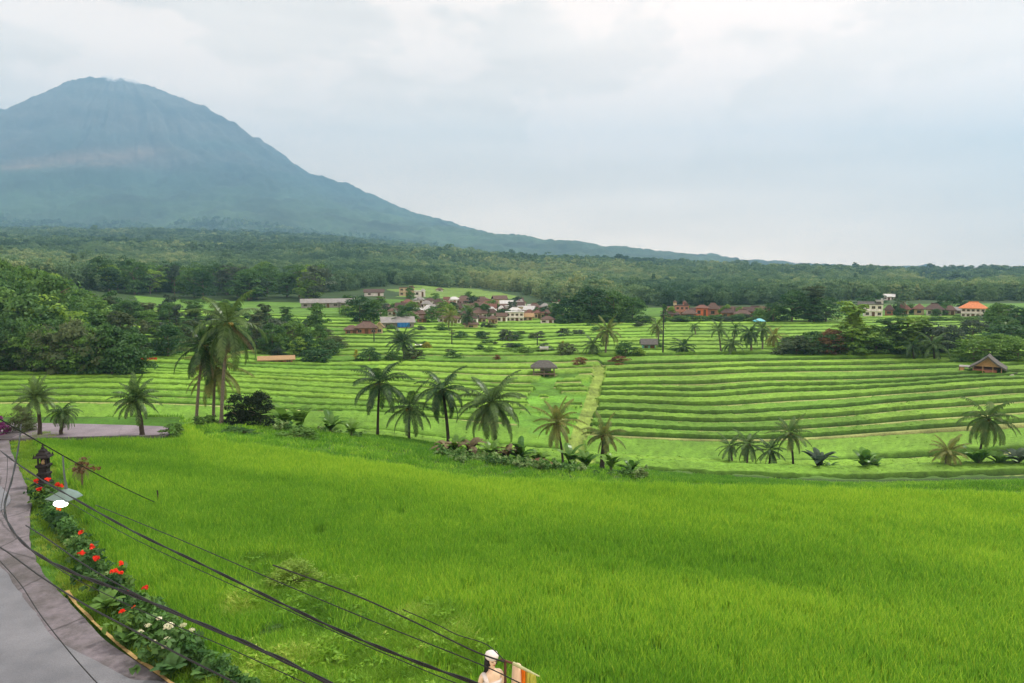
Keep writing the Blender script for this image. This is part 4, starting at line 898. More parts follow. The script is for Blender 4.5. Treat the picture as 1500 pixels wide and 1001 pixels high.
def house(px, py, wpx, hpx, roof, wall, label, kind='hip', rz=0, storeys=1, nwin=2, group=None, dmin=170, D=None, deep=.75, over=.5, name='village_house', cat='house', rr=.45):
    if D is None: p = hit(px, py, dmin)
    else: u = ray(px, py)[0]; p = Vector((u * D, D, gz(u * D, D)))
    k = p.y / F; w = wpx * k; H = hpx * k; d = w * deep
    rz = rz - math.atan2(p.x, p.y); fw = Vector((p.x, p.y, 0)).normalized()
    t = thing(name, label, cat, p + fw * (d / 2), rz, group)
    hw = H * (1 - rr) if kind != 'flat' else H * .93
    w0 = w if kind == 'flat' else w - over * 1.6; d0 = d
    m = MB(); m.box((0, 0, hw / 2 - .3), (w0, d0, hw + .6)); 
    if storeys == 2 : m.box((0, -.12, hw * .5), (w0 + .1, d0 + .5, .22))
    m.build('wall', WALL[wall], t)
    m = MB()
    if kind == 'hip': hiproof(m, w0, d0, hw + .02, H * rr, over)
    elif kind in ('gable', 'gabley'): gable(m, w0, d0, hw + .02, H * rr, over, axis='x' if kind == 'gable' else 'y')
    elif kind == 'flat': m.box((0, 0, hw + .12), (w0 + .5, d0 + .5, .24)); m.box((w0 * .3, 0, hw + .55), (w0 * .28, d0 * .4, .7))
    elif kind == 'shed':
        a, b = w0 / 2 + over, d0 / 2 + over; z1, z2 = hw + .1, hw + H * rr
        m.add([(-a, -b, z1), (a, -b, z1), (a, b, z2), (-a, b, z2), (-a, -b, z1 - .12), (a, -b, z1 - .12), (a, b, z2 - .12), (-a, b, z2 - .12)], [(0, 1, 2, 3), (7, 6, 5, 4), (0, 4, 5, 1), (1, 5, 6, 2), (2, 6, 7, 3), (3, 7, 4, 0)])
        for sx_ in (-1, 1): m.add([(sx_ * w0 / 2, -d0 / 2, hw), (sx_ * w0 / 2, d0 / 2, hw), (sx_ * w0 / 2, d0 / 2, z2)], [(0, 1, 2)])
    rf = m.build('roof', ROOF[roof], t)
    if kind == 'hip' and w > 5:
        m = MB(); r_ = w0 * .35 / 2 + .3; m.box((0, 0, hw + H * rr + .06), (r_ * 2, .22, .2)); m.build('ridge_cap', ROOF[roof], rf)
    if kind == 'gabley':
        m = MB(); m.add([(-w0 / 2, -d0 / 2, hw), (w0 / 2, -d0 / 2, hw), (0, -d0 / 2, hw + H * rr * .93)], [(0, 1, 2)]); m.build('gable_wall', WALL[wall], t)
    for s in range(storeys):
        zc = hw * (s + .55) / storeys
        for i in range(nwin):
            x = w0 * ((i + .5) / nwin - .5)
            if s == 0 and i == nwin // 2 and nwin > 1:
                m = MB(); m.box((x, -d0 / 2 - .02, hw * .42 / storeys), (.9, .08, hw * .84 / storeys)); m.build('door', doorm, t); continue
            window(t, x, -d0 / 2, zc, min(1.2, w0 / nwin * .55), min(1.2, hw / storeys * .42))
    return t
# explicit houses of the right village
house(1425, 466, 36, 23, 'orange', 'white', 'two-storey white house with bright orange hipped roof at the right', 'hip', 0, 2, 5, over=.8, rr=.38)
house(1368, 464, 26, 19, 'dark brown', 'white', 'white house with dark brown roof and two tall windows left of the orange roofed house', 'hip', .05, 1, 3, over=.9)
house(1346, 462, 18, 17, 'reddish', 'cream', 'plain cream house with reddish roof in the right village row', 'hip', 0, 1, 1, over=.8)
house(1322, 462, 22, 19, 'reddish', 'cream', 'house with the tallest pointed red-brown roof in the right village row', 'hip', 0, 1, 2, over=.9, rr=.55)
house(1391, 463, 17, 15, 'brown', 'cream', 'low brown roofed house between two larger ones in the right village row', 'hip', 0, 1, 2)
house(1405, 461, 14, 11, 'grey', 'grey', 'small grey shed touching the orange roofed house', 'gable', 0, 1, 1, name='shed', cat='shed')
house(1278, 465, 24, 20, 'dark grey', 'white', 'white two-storey house with balcony at the left of the right village', 'flat', .1, 2, 3)
house(1288, 452, 10, 12, 'pale', 'white', 'small white upper block behind the balcony house', 'flat', 0, 1, 1, dmin=240)
house(1268, 458, 22, 16, 'dark grey', 'cream', 'house with dark slanted roof behind the balcony house', 'gable', 0, 1, 2, dmin=235)
house(1302, 463, 14, 16, 'dark brown', 'brick', 'narrow brown house right of the balcony house', 'hip', 0, 1, 1)
house(1302, 440, 16, 9, 'pale', 'white', 'long white house standing higher behind the right village', 'gable', 0, 1, 3, dmin=330)
house(1108, 428, 16, 8, 'reddish', 'pink', 'lone pink house in the forest above the brick-coloured village', 'hip', 0, 1, 2, dmin=400)
# brick-coloured village right of centre
house(1028, 465, 20, 18, 'reddish', 'orange', 'bright orange walled house in the brick-coloured village', 'hip', 0, 1, 2, rr=.25)
house(999, 464, 19, 17, 'brown', 'pink', 'pink two-storey house carrying two small roof turrets', 'flat', 0, 2, 3)
house(1044, 464, 20, 20, 'brown', 'pink', 'house with pointed roof right of the bright orange one', 'hip', 0, 1, 1)
house(985, 467, 20, 12, 'dark brown', 'brick', 'low dark roofed house at the left end of the brick-coloured village', 'hip', 0, 1, 2)
house(1010, 467, 22, 13, 'brown', 'brick', 'brown roofed house in front of the turreted house', 'hip', 0, 1, 1)
house(1067, 466, 22, 14, 'dark brown', 'brick', 'dark roofed house left of the low white-walled one', 'hip', 0, 1, 2)
house(1087, 468, 24, 14, 'brown', 'white', 'brown roofed house with low white wall in the brick-coloured village', 'hip', 0, 1, 2)
house(1107, 466, 26, 17, 'dark brown', 'brick', 'wide dark roofed house at the right end of the brick-coloured village', 'hip', 0, 1, 2)
# around the centre village
house(582, 482, 50, 17, 'grey', 'grey', 'grey roofed open shed house hung with a bright blue sheet', 'gable', .08, 1, 3, dmin=170)
house(537, 491, 34, 19, 'brown', 'brick', 'large brown roofed farmhouse at the terrace edge left of centre', 'hip', 0, 1, 3, dmin=150)
house(515, 491, 22, 14, 'brown', 'brick', 'smaller hipped farmhouse at the left end of the terrace edge', 'hip', 0, 1, 2, dmin=150)
house(556, 490, 14, 18, 'tan', 'cream', 'narrow tan gabled house at the right end of the farmhouse group', 'gabley', 0, 1, 1, dmin=150)
house(480, 451, 78, 13, 'grey', 'grey', 'very long low shed with grey roof above the left fields', 'gable', .05, 1, 7, dmin=215, name='long_shed', cat='shed', deep=.22)
house(596, 434, 22, 13, 'brown', 'cream', 'cream two-level house on the rise above the village', 'flat', 0, 2, 3, dmin=340)
house(615, 435, 16, 9, 'pale', 'white', 'white annex right of the cream two-level house on the rise', 'flat', 0, 1, 2, dmin=340)
house(644, 427, 12, 5, 'brown', 'white', 'tiny lone house at the upper edge of the pale field', 'hip', 0, 1, 1, dmin=380)
house(548, 434, 30, 10, 'dark brown', 'white', 'dark roofed house with pale front hidden among trees above the long shed', 'gable', 0, 1, 2, dmin=300)
house(754, 472, 26, 15, 'pale', 'white', 'white flat two-storey house with black windows at the front of the centre village', 'flat', 0, 2, 4, dmin=200)
house(773, 471, 18, 12, 'tan', 'cream', 'tan roofed house right of the white flat two-storey house', 'gable', 0, 1, 2, dmin=200)
house(769, 461, 20, 12, 'pale', 'cream', 'cream block house behind the tan roofed one', 'flat', 0, 1, 2, dmin=250)
house(761, 459, 9, 14, 'pale', 'white', 'small white tower-like house behind the cream block', 'flat', 0, 1, 1, dmin=280)
house(699, 458, 22, 16, 'brown', 'white', 'white walled house with pale gable top in the middle of the village', 'hip', 0, 1, 3, dmin=240)
house(405, 533, 52, 11, 'tan', 'brick', 'low long shed with tan roof on the edge of the left terraces', 'gable', 0, 1, 4, dmin=110, name='low_shed', cat='shed', deep=.3)
house(231, 478, 9, 5, 'pale', 'grey', 'tiny hut with white roof in the left fields', 'gable', 0, 1, 1, dmin=150, name='field_hut', cat='hut')
house(950, 514, 24, 17, 'dark grey', 'teal', 'teal hut with dark roof below the tall utility pole', 'gable', .1, 1, 2, dmin=130, name='field_hut', cat='hut')
house(690, 482, 24, 12, 'brown', 'cream', 'house with worn brown roof half hidden by the village palms', 'hip', 0, 1, 1, dmin=180)
# the packed rest of the centre village
gb = random.Random(12)
for i in range(16):
    px = 978 + 150 * (i + gb.uniform(.1, .9)) / 16; rf = gb.choice(['brown', 'dark brown', 'reddish', 'dark brown']); wl = gb.choice(['brick', 'white', 'pink', 'brick'])
    house(px, gb.uniform(460, 463), gb.uniform(13, 20), gb.uniform(10, 14), rf, wl, '%s roofed %s-walled house packed in the back of the brick-coloured village' % (rf, wl), gb.choice(['hip', 'gable']), gb.uniform(-.2, .2), 1, 2, group='packed houses of the brick-coloured village', dmin=250, over=.3)
g = random.Random(4)
spots = []
for row, (py, n, x0, x1) in enumerate([(474, 12, 612, 812), (468, 14, 596, 830), (463, 14, 570, 815), (458, 13, 560, 810), (452, 9, 590, 770), (447, 6, 600, 740)]):
    for i in range(n):
        px = x0 + (x1 - x0) * (i + g.uniform(.2, .8)) / n
        if row == 0 and 740 < px < 785: continue
        if row == 0 and 620 < px < 645: continue
        rf = g.choice(['brown', 'brown', 'dark brown', 'reddish', 'dark brown', 'brown', 'grey', 'pale' if row > 1 else 'brown']); wl = g.choice(['white', 'cream', 'white', 'brick', 'white'])
        rowname = ['front', 'second', 'third', 'fourth', 'fifth', 'rearmost'][row]
        lb = '%s roofed %s house in the %s row of the centre village' % (rf, wl + '-walled', rowname)
        house(px, py + g.uniform(-1.5, 1.5), g.uniform(14, 22), g.uniform(11, 15), rf, wl, lb, g.choice(['hip', 'hip', 'gable']), g.uniform(-.25, .25), 1, g.choice([2, 3]), group='packed houses of the centre village', dmin=215, rr=g.uniform(.32, .45), over=.3)
for i in range(30):
    px = [g.uniform(560, 815), g.uniform(975, 1130), g.uniform(1255, 1440)][i % 3]; q = hit(px, g.uniform(460, 468), 200); c_ = ['mid', 'light', 'dark'][i % 3]
    wtree(px, q.y + g.uniform(0, 12), g.uniform(2.5, 5), g.uniform(2.5, 4.5), 'round', c_, '%s tree rising between village roofs' % cn[c_], 'trees rising between the village roofs')
for i in range(26):
    px = g.uniform(500, 835); py = g.uniform(444, 470); rf = g.choice(['brown', 'dark brown', 'pale', 'grey', 'reddish']); wl = g.choice(['white', 'cream', 'white'])
    house(px, py, g.uniform(8, 13), g.uniform(8, 12), rf, wl, '%s roofed little %s-walled outbuilding squeezed between the centre village houses' % (rf, wl), g.choice(['gable', 'flat', 'hip']), g.uniform(-.3, .3), 1, 2, group='outbuildings of the centre village', dmin=205, rr=.35, over=.25, name='outbuilding', cat='outbuilding')
# blue sheets
p = hit(582, 482, 170); k = p.y / F
m = MB()
nn_ = 12
for i in range(nn_):
    x0, x1 = 18 * k * i / nn_, 18 * k * (i + 1) / nn_; y0, y1 = .12 * math.sin(i * 1.9), .12 * math.sin((i + 1) * 1.9)
    m.add([(x0, y0, -6.5 * k), (x1, y1, -6.5 * k), (x1, y1 * .3, 0), (x0, y0 * .3, 0), (x0, y0 + .03, -6.5 * k), (x1, y1 + .03, -6.5 * k), (x1, y1 * .3 + .03, 0), (x0, y0 * .3 + .03, 0)], [(0, 1, 2, 3), (7, 6, 5, 4)])
o = m.build('tarpaulin', bluem); o.location = (p.x + 1.0 * k, p.y - 1.1, p.z + 9.5 * k); tag(o, 'bright blue sheet hanging from the eave of the grey roofed shed house', 'tarpaulin')
p = hit(1112, 478, 180); t = thing('field_canopy', 'small light blue canopy on the back terraces right of the palm grove', 'canopy', p)
m = MB(); hiproof(m, 2.6, 2.2, 1.5, .7, .2); m.build('canopy_top', cyanm, t)
for a in (-1, 1):
    for b in (-1, 1): m = MB(); m.tube([(a * 1.2, b, -.1), (a * 1.2, b, 1.45)], .05, 6); m.build('post', woodm, t)
# turrets on the pink house
p = hit(999, 464, 170); k = p.y / F
for s, lb in ((-9, 'left small cream roof turret on the pink two-storey house'), (5, 'right and taller roof turret on the pink two-storey house')):
    t = thing('roof_turret', lb, 'turret', p + Vector((s * k, 7.5 * k, 16.5 * k)))
    m = MB(); m.box((0, 0, .5), (1.0, 1.0, 1.2)); m.build('wall', WALL['cream' if s < 0 else 'pink'], t)
    m = MB(); hiproof(m, 1.0, 1.0, 1.12, .5, .15); m.build('roof', ROOF['brown'], t)

# pavilion hut on the terraces
p = hit(797, 551, 90); k = p.y / F; k = p.y / F
t = thing('terrace_pavilion', 'open wooden pavilion hut with grey thatched roof on the terraces, left of the path', 'pavilion', p)
w_, d_ = 33 * k, 22 * k; 
m = MB(); m.box((0, d_ / 2, .35), (w_, d_, .18)); m.build('floor', woodm, t)
for a in (-1, 0, 1):
    for b in (0, 1): m = MB(); m.tube([(a * w_ * .46, b * d_ * .96 + .04, -.4), (a * w_ * .46, b * d_ * .96 + .04, 1.55)], .07, 7); m.build('post', woodm, t)
m = MB(); m.box((w_ * .1, d_ * .97, .9), (w_ * .5, .06, .9)); m.build('back_panel', WALL['grey'], t)
m = MB(); m.box((-w_ * .25, .05, .72), (w_ * .4, .05, .08)); m.build('rail', woodm, t)
m = MB(); hiproof(m, w_, d_, 1.5, 1.1, .35, .45, th=.22); m.v = [(x, y + d_ / 2, z) for x, y, z in m.v]; m.build('roof', ROOF['dark grey'], t)
# small pale-roofed shelter
p = hit(797, 517, 110); k = p.y / F
t = thing('field_shelter', 'small field shelter with pale sheet roof between the two terraces near the path', 'shelter', p)
m = MB(); m.box((0, .6, 1.15), (13 * k, 1.8, .08)); m.box((0, -.35, .95), (13 * k, .06, .42)); m.build('roof', ROOF['pale'], t)
for a in (-1, 1):
    for b in (-.1, 1.3): m = MB(); m.tube([(a * .7, b, -.2), (a * .7, b, 1.12)], .05, 6); m.build('post', woodm, t)
p = hit(613, 511, 110); k = p.y / F
t = thing('field_shelter', 'low white-topped shelter next to the small yellow bush left of centre', 'shelter', p)
m = MB(); m.box((0, .5, .8), (11 * k, 1.5, .1)); m.build('roof', WALL['white'], t)
for a in (-1, 1): m = MB(); m.tube([(a * .7, .3, -.2), (a * .7, .3, .76)], .06, 6); m.build('post', woodm, t)
ptree('bush', 626, 511, 11, 14, 'yellow', 'small yellow bush beside the low white-topped shelter', 'bush', 'bush', 110)

# bamboo house on the right
p = hit(1446, 549, 95); k = p.y / F
t = thing('bamboo_house', 'bamboo house with steep thatched gable facing the terraces at the right', 'house', p, -math.atan2(p.x, p.y) - .05)
w_, d_ = 38 * k, 30 * k; hw = 12.5 * k
m = MB(); m.box((-w_ * .1, d_ / 2, hw * .26), (w_ * .8, d_, hw * .62)); m.build('wall', WALL['brick'], t)['label'] = 'low red-brown lower wall'
m = MB(); m.box((-w_ * .35, d_ * .6, hw * .7), (w_ * .3, d_ * .7, hw * .6)); m.box((0, d_ * .9, hw * .7), (w_ * .9, .1, hw * .6)); m.build('inner_wall', doorm, t)
m = MB(); zz = hw
m.add([(-w_ * .47, -.05, zz - .1), (w_ * .47, -.05, zz - .1), (w_ * .3, -.04, zz + 5 * k), (0, -.03, zz + 13.5 * k), (-w_ * .3, -.04, zz + 5 * k), (-w_ * .47, .05, zz - .1), (w_ * .47, .05, zz - .1), (w_ * .3, .06, zz + 5 * k), (0, .07, zz + 13.5 * k), (-w_ * .3, .06, zz + 5 * k)], [(0, 1, 2, 3, 4), (9, 8, 7, 6, 5)])
m.build('gable_mat', WALL['bamboo'], t)
m = MB(); W = w_ / 2 + 4.5 * k
prof = [(-W, hw - 2.6 * k), (-W * .55, hw + 4.2 * k), (-W * .2, hw + 11 * k), (0, hw + 16 * k), (W * .2, hw + 11 * k), (W * .55, hw + 4.2 * k), (W, hw - 2.6 * k)]
vs = []
for y in (-.9, d_ + .6):
    for dz in (0, -.28): vs += [(x, y, z + dz) for x, z in prof]
n = 7; fs = []
for i in range(n - 1): fs += [(i, i + 1, 2 * n + i + 1, 2 * n + i), (n + i, 3 * n + i, 3 * n + i + 1, n + i + 1), (i, n + i, n + i + 1, i + 1), (2 * n + i, 2 * n + i + 1, 3 * n + i + 1, 3 * n + i)]
fs += [(0, 2 * n, 3 * n, n), (n - 1, 2 * n - 1, 4 * n - 1, 3 * n - 1)]
m.add(vs, fs); m.build('roof', ROOF['dark grey'], t)
for a in (-.46, -.15, .18, .46): m = MB(); m.tube([(w_ * a, -.2, -.4), (w_ * a, -.2, hw)], .07, 7); m.build('post', WALL['bamboo'], t)
t2 = thing('lean_to', 'small lean-to with pale flat roof attached on the left of the bamboo house', 'shed', p + Vector((-27 * k * .85, 27 * k * .5, 0)), -math.atan2(p.x, p.y))
m = MB(); m.box((0, 1, 9.8 * k), (19 * k, 2.6, .1)); m.build('roof', ROOF['grey'], t2)
m = MB(); m.box((-6 * k, .6, 4.5 * k), (7 * k, 1.4, 10 * k)); m.build('wall', WALL['bamboo'], t2)
for a in (-8.5, 8.5): m = MB(); m.tube([(a * k, -.1, -.3), (a * k, -.1, 9.6 * k)], .06, 6); m.build('post', woodm, t2)
# rubble and junk beside it
g = random.Random(8)
for i in range(26):
    px = g.uniform(1462, 1512); py = g.uniform(549, 572); q = hit(px, py, 90); r = g.uniform(.25, .6)
    m = MB(); b = bpy.data.meshes.new('rock'); 
    import bmesh
    bm = bmesh.new(); bmesh.ops.create_icosphere(bm, subdivisions=2, radius=r)
    for v in bm.verts: v.co *= 1 + .5 * (vnoise(v.co.x * 3 + i, v.co.y * 3 + v.co.z * 2.2, i)); v.co.z *= .7
    bm.to_mesh(b); bm.free(); dk = i % 3
    b.materials.append([stonem, darkstone, WALL['cream']][dk]); o = link('rock', b, None, q + Vector((0, 0, r * .2)))
    tag(o, ['grey', 'dark', 'cream coloured'][dk] + ' rock in the rubble heap right of the bamboo house', 'rock', 'rubble rocks right of the bamboo house')

# red banner fence at the left
p = hit(190, 531, 112, 200); q = hit(230, 531, 112, 200)
t = thing('red_fence', 'long low red fence in front of the bushes left of the palms', 'fence', p)
n = 14
for i in range(n + 1):
    m = MB(); v = (q - p) * (i / n); m.tube([(v.x, v.y, gz(p.x + v.x, p.y + v.y) - p.z - .1), (v.x, v.y, gz(p.x + v.x, p.y + v.y) - p.z + .85)], .05, 6); m.build('post', redm, t)
m = MB(); v = q - p
for z in (.25, .62): m.box((v.x / 2, v.y / 2 - .06, v.z / 2 + z), (v.length, .05, .26), math.atan2(v.y, v.x))
m.build('rail', redm, t)
# soil heap
p = hit(785, 690, 44, 60) if False else Vector((ray(785, 690)[0] * 49, 49, gz(ray(785, 690)[0] * 49, 49)))
m = MB(); m.lathe([(1.5, -.3), (1.3, .12), (.9, .38), (.45, .52), (.1, .56)], (0, 0, 0), 18, sx=1.1, sy=.8); 
m.v = [(x + .12 * math.sin(z * 9 + y * 7), y, z + .06 * math.sin(x * 11)) for x, y, z in m.v]
o = m.build('soil_heap', solid('soil', (0.16, 0.085, 0.05), .95, .5, 3, bump=1)); o.location = p; tag(o, 'heap of brown dry soil and leaves between the banana plants', 'soil heap')

# utility poles
POL = [(971, 521, 67, 'tallest dark utility pole near the teal hut right of centre', 1), (440, 511, 28, 'thin utility pole above the low tan-roofed shed', 0), (548, 503, 24, 'utility pole in front of the farmhouse group', 0),
 (662, 506, 24, 'thin utility pole on the terraces left of the shrub clump', 0), (787, 509, 22, 'thin utility pole above the small pale-roofed shelter', 0), (497, 462, 20, 'left one of two utility poles before the long grey shed', 0), (501, 462, 16, 'right one of two utility poles before the long grey shed', 0)]
for px, py, h, lb, big in POL:
    p = hit(px, py, 100); k = p.y / F; H = h * k
    t = thing('utility_pole', lb, 'utility pole', p, 0, 'utility poles on the terraces')
    m = MB(); m.tube([(0, 0, -.3), (0, 0, H)], [.17 if big else .13, .10], 8); m.build('pole', polem, t)
    for j in range(2):
        m = MB(); m.box((0, -.14, H - .35 - .7 * j), (1.5 - .3 * j, .1, .1)); c = m.build('crossarm', polem, t)
        m = MB()
        for a in (-.6, 0, .6): m.lathe([(.02, 0), (.06, .05), (.04, .12), (.05, .18), (.01, .22)], (a * (1 - .2 * j), -.14, H - .3 - .7 * j), 7)
        m.build('insulators', WALL['grey'], c)

# ------------------------------------------------------------------ road, shoulder
def roadmat(name, col, col2, scale, bump, rough, crack=0.0):
    m, nt, N, L = new_mat(name)
    out = N.new('ShaderNodeOutputMaterial'); b = N.new('ShaderNodeBsdfPrincipled'); ge = N.new('ShaderNodeNewGeometry')
    n1 = N.new('ShaderNodeTexNoise'); n1.inputs['Scale'].default_value = 0.9; n1.inputs['Detail'].default_value = 5; n1.inputs['Roughness'].default_value = .6; L.new(ge.outputs['Position'], n1.inputs['Vector'])
    n2 = N.new('ShaderNodeTexNoise'); n2.inputs['Scale'].default_value = scale; n2.inputs['Detail'].default_value = 6; n2.inputs['Roughness'].default_value = .8; L.new(ge.outputs['Position'], n2.inputs['Vector'])
    a = N.new('ShaderNodeMapRange'); a.inputs['From Min'].default_value = .35; a.inputs['From Max'].default_value = .65; L.new(n1.outputs['Fac'], a.inputs['Value'])
    mx = N.new('ShaderNodeMix'); mx.data_type = 'RGBA'; mx.inputs['A'].default_value = (*col, 1); mx.inputs['B'].default_value = (*col2, 1); L.new(a.outputs[0], mx.inputs['Factor'])
    c = N.new('ShaderNodeMapRange'); c.inputs['From Min'].default_value = .3; c.inputs['From Max'].default_value = .7; c.inputs['To Min'].default_value = .78; c.inputs['To Max'].default_value = 1.2; L.new(n2.outputs['Fac'], c.inputs['Value'])
    v = N.new('ShaderNodeVectorMath'); v.operation = 'SCALE'; L.new(mx.outputs['Result'], v.inputs[0])
    if crack:
        w_ = N.new('ShaderNodeTexVoronoi'); w_.feature = 'DISTANCE_TO_EDGE'; w_.inputs['Scale'].default_value = .33
        n3 = N.new('ShaderNodeMix'); n3.data_type = 'RGBA'; n3.inputs['Factor'].default_value = .25; L.new(ge.outputs['Position'], n3.inputs['A']); L.new(n1.outputs['Color'], n3.inputs['B']); L.new(n3.outputs['Result'], w_.inputs['Vector'])
        k_ = N.new('ShaderNodeMapRange'); k_.inputs['From Min'].default_value = .0; k_.inputs['From Max'].default_value = .012; k_.inputs['To Min'].default_value = 1 - crack; k_.inputs['To Max'].default_value = 1; L.new(w_.outputs['Distance'], k_.inputs['Value'])
        mu = N.new('ShaderNodeMath'); mu.operation = 'MULTIPLY'; L.new(c.outputs[0], mu.inputs[0]); L.new(k_.outputs[0], mu.inputs[1]); L.new(mu.outputs[0], v.inputs['Scale'])
    else: L.new(c.outputs[0], v.inputs['Scale'])
    L.new(v.outputs[0], b.inputs['Base Color']); b.inputs['Roughness'].default_value = rough; c.inputs['To Min'].default_value = .66; c.inputs['To Max'].default_value = 1.34
    bp = N.new('ShaderNodeBump'); bp.inputs['Strength'].default_value = bump; bp.inputs['Distance'].default_value = .02; L.new(n2.outputs['Fac'], bp.inputs['Height']); L.new(bp.outputs[0], b.inputs['Normal'])
    L.new(b.outputs[0], out.inputs[0]); return m
asph = roadmat('asphalt', (0.10, 0.103, 0.118), (0.155, 0.157, 0.175), 30, .3, .55)
shou = roadmat('worn_concrete', (0.065, 0.058, 0.058), (0.155, 0.135, 0.155), 7, .8, .8, .65)
band = roadmat('far_road', (0.15, 0.125, 0.15), (0.22, 0.185, 0.215), 12, .4, .8, .2)
def resample(pl, n):
    P = [Vector((a, b, 0)) for a, b in pl]; out = []
    Ls = [0]
    for a, b in zip(P[:-1], P[1:]): Ls.append(Ls[-1] + (b - a).length)
    for i in range(n):
        s = Ls[-1] * i / (n - 1); j = max(0, min(len(P) - 2, int(np.searchsorted(Ls, s) - 1)))
        # catmull-rom
        t = (s - Ls[j]) / max(1e-6, Ls[j + 1] - Ls[j]); p0 = P[max(j - 1, 0)]; p1 = P[j]; p2 = P[j + 1]; p3 = P[min(j + 2, len(P) - 1)]
        out.append(.5 * ((2 * p1) + (p2 - p0) * t + (2 * p0 - 5 * p1 + 4 * p2 - p3) * t * t + (3 * p1 - p0 - 3 * p2 + p3) * t ** 3))
    return out
def sheet(name, pl, far, z, mat, n=160, jag=0.0, th=.12, nx=8):
    """ground sheet between an outline and a line 'far' metres to its left, with a real broken edge"""
    R_ = resample(pl, n); vs = []
    for i, p in enumerate(R_):
        j = fbm(i * .35, 1.3, 4, 200) * jag
        for q in range(nx): vs.append((p.x + j - (far * q / (nx - 1)), p.y, z + .0))
        vs.append((p.x + j + .015, p.y, z - th))
    w_ = nx + 1; fs = []
    for i in range(n - 1):
        for q in range(nx - 1): a = i * w_ + q; fs.append((a, a + 1, a + w_ + 1, a + w_))
        a = i * w_; fs.append((a, a + w_, a + w_ + nx, a + nx))
    me = bpy.data.meshes.new(name); me.from_pydata(vs, [], fs); me.materials.append(mat); me.update(); return link(name, me)
RR = [(ROAD_R[-1][0] + .6, 5)] ; RR = [(ROAD_R[-1][0] + 1.5, 6)] + ROAD_R[::-1] + [(ROAD_R[0][0] - .3, 38.6)]
struct(sheet('road_shoulder', RR, 14, GZ + .10, shou, jag=.10, th=.2))
AA = [(ASPH_R[-1][0] + 1.3, 6)] + ASPH_R[::-1] + [(ASPH_R[0][0] - 1.6, ASPH_R[0][1] + 4), (ROAD_R[0][0] - 5, 38)]
struct(sheet('road', AA, 16, GZ + .135, asph, jag=.16, th=.05))
# the road bends right behind the field
bb = [gp(246, 636), gp(240, 641), gp(150, 643), gp(60, 645), gp(-60, 650), gp(-260, 662)]
tt = [gp(246, 630), gp(240, 627), gp(150, 624), gp(60, 622), gp(-60, 622), gp(-260, 626)]
m = MB(); B_ = resample(bb, 40); T_ = resample(tt, 40); zb = GZ + .085
vs = []
for a, b in zip(B_, T_): vs += [(a.x, a.y - .02, zb - .3), (a.x, a.y, zb), (b.x, b.y, zb), (b.x, b.y + .02, zb - .3)]
m.add(vs, [(i * 4 + q, i * 4 + q + 1, i * 4 + q + 5, i * 4 + q + 4) for i in range(39) for q in range(3)] + [(0, 3, 2, 1)])
struct(m.build('road_bend', band))
m = MB(); K1 = resample([(x, y - .12) for x, y in bb[1:]], 30)
for a, b in zip(K1[:-1], K1[1:]):
    c = (a + b) / 2; d = b - a; m.box((c.x, c.y, zb - .02), (d.length * .96, .14, .2), math.atan2(d.y, d.x))
o = m.build('kerb', solid('kerb_concrete', (0.13, 0.12, 0.13), .9, .3, 2, bump=.4)); struct(o)
# painted yellow lip along the shoulder
kl = [gp(*p) for p in [(96, 872), (112, 893), (150, 931), (192, 968), (236, 999), (300, 1048)]]
K2 = resample(kl, 60); m = MB(); vs = []
for i, a in enumerate(K2):
    w_ = .05 + .05 * vnoise(i * .5, 2, 5); vs += [(a.x - .02, a.y, GZ + .12), (a.x + w_ * 1.1, a.y + w_ * .7, GZ + .12), (a.x + w_ * 1.1 + .03, a.y + w_ * .7, GZ - .05)]
m.add(vs, [(i * 3 + q, i * 3 + q + 1, i * 3 + q + 4, i * 3 + q + 3) for i in range(59) for q in range(2)])
o = m.build('kerb_lip', solid('dry_straw_yellow', (0.36, 0.25, 0.10), .9, .45, 5, bump=.5)); struct(o)

# ------------------------------------------------------------------ rice and grasses
def tuftmesh(seed, n, h, spread, w, bend, mat, name='tuft', hv=.3):
    g = np.random.default_rng(seed); r = spread * np.sqrt(g.random(n)); a = g.uniform(0, 6.28, n)
    bx, by = r * np.cos(a), r * np.sin(a); H = h * (1 - hv * g.random(n)); az = g.uniform(0, 6.28, n); bn = bend * g.uniform(.2, 1.2, n) * H
    fa = g.uniform(0, 3.14, n); wx, wy = np.cos(fa) * w / 2, np.sin(fa) * w / 2; V_ = []
    for t, b, ww in ((0, 0, .8), (.55, .28, 1), (1, 1, .12)):
        cx_, cy_, cz_ = bx + np.cos(az) * bn * b, by + np.sin(az) * bn * b, H * t * (1 - .12 * b)
        V_.append(np.stack([cx_ - wx * ww, cy_ - wy * ww, cz_], 1)); V_.append(np.stack([cx_ + wx * ww, cy_ + wy * ww, cz_], 1))
    V_ = np.stack(V_, 1).reshape(-1, 3); i = np.arange(n)[:, None] * 6
    F_ = np.concatenate([i + np.array([0, 1, 3, 2]), i + np.array([2, 3, 5, 4])])
    return npmesh(name, V_, F_, mat)
RICEM = leafmat('rice_blade', (0.060, 0.205, 0.012), (0.215, 0.455, 0.030), transl=.45, inst=True, nscale=.12, cc=(0.42, 0.62, 0.05), isl=.75, namp=.5)
TERM = leafmat('terrace_blade', (0.065, 0.165, 0.014), (0.17, 0.32, 0.03), transl=.4, inst=True, nscale=.05, cc=(0.20, 0.33, 0.05), isl=.6)
GRASSM = leafmat('verge_grass_blade', (0.10, 0.23, 0.012), (0.22, 0.38, 0.025), transl=.4, inst=True, nscale=.5, cc=(0.33, 0.42, 0.06))
WEEDM = leafmat('weed_leaf', (0.09, 0.24, 0.012), (0.25, 0.46, 0.03), transl=.4, inst=True, nscale=.7, cc=(0.42, 0.54, 0.09), namp=.9)
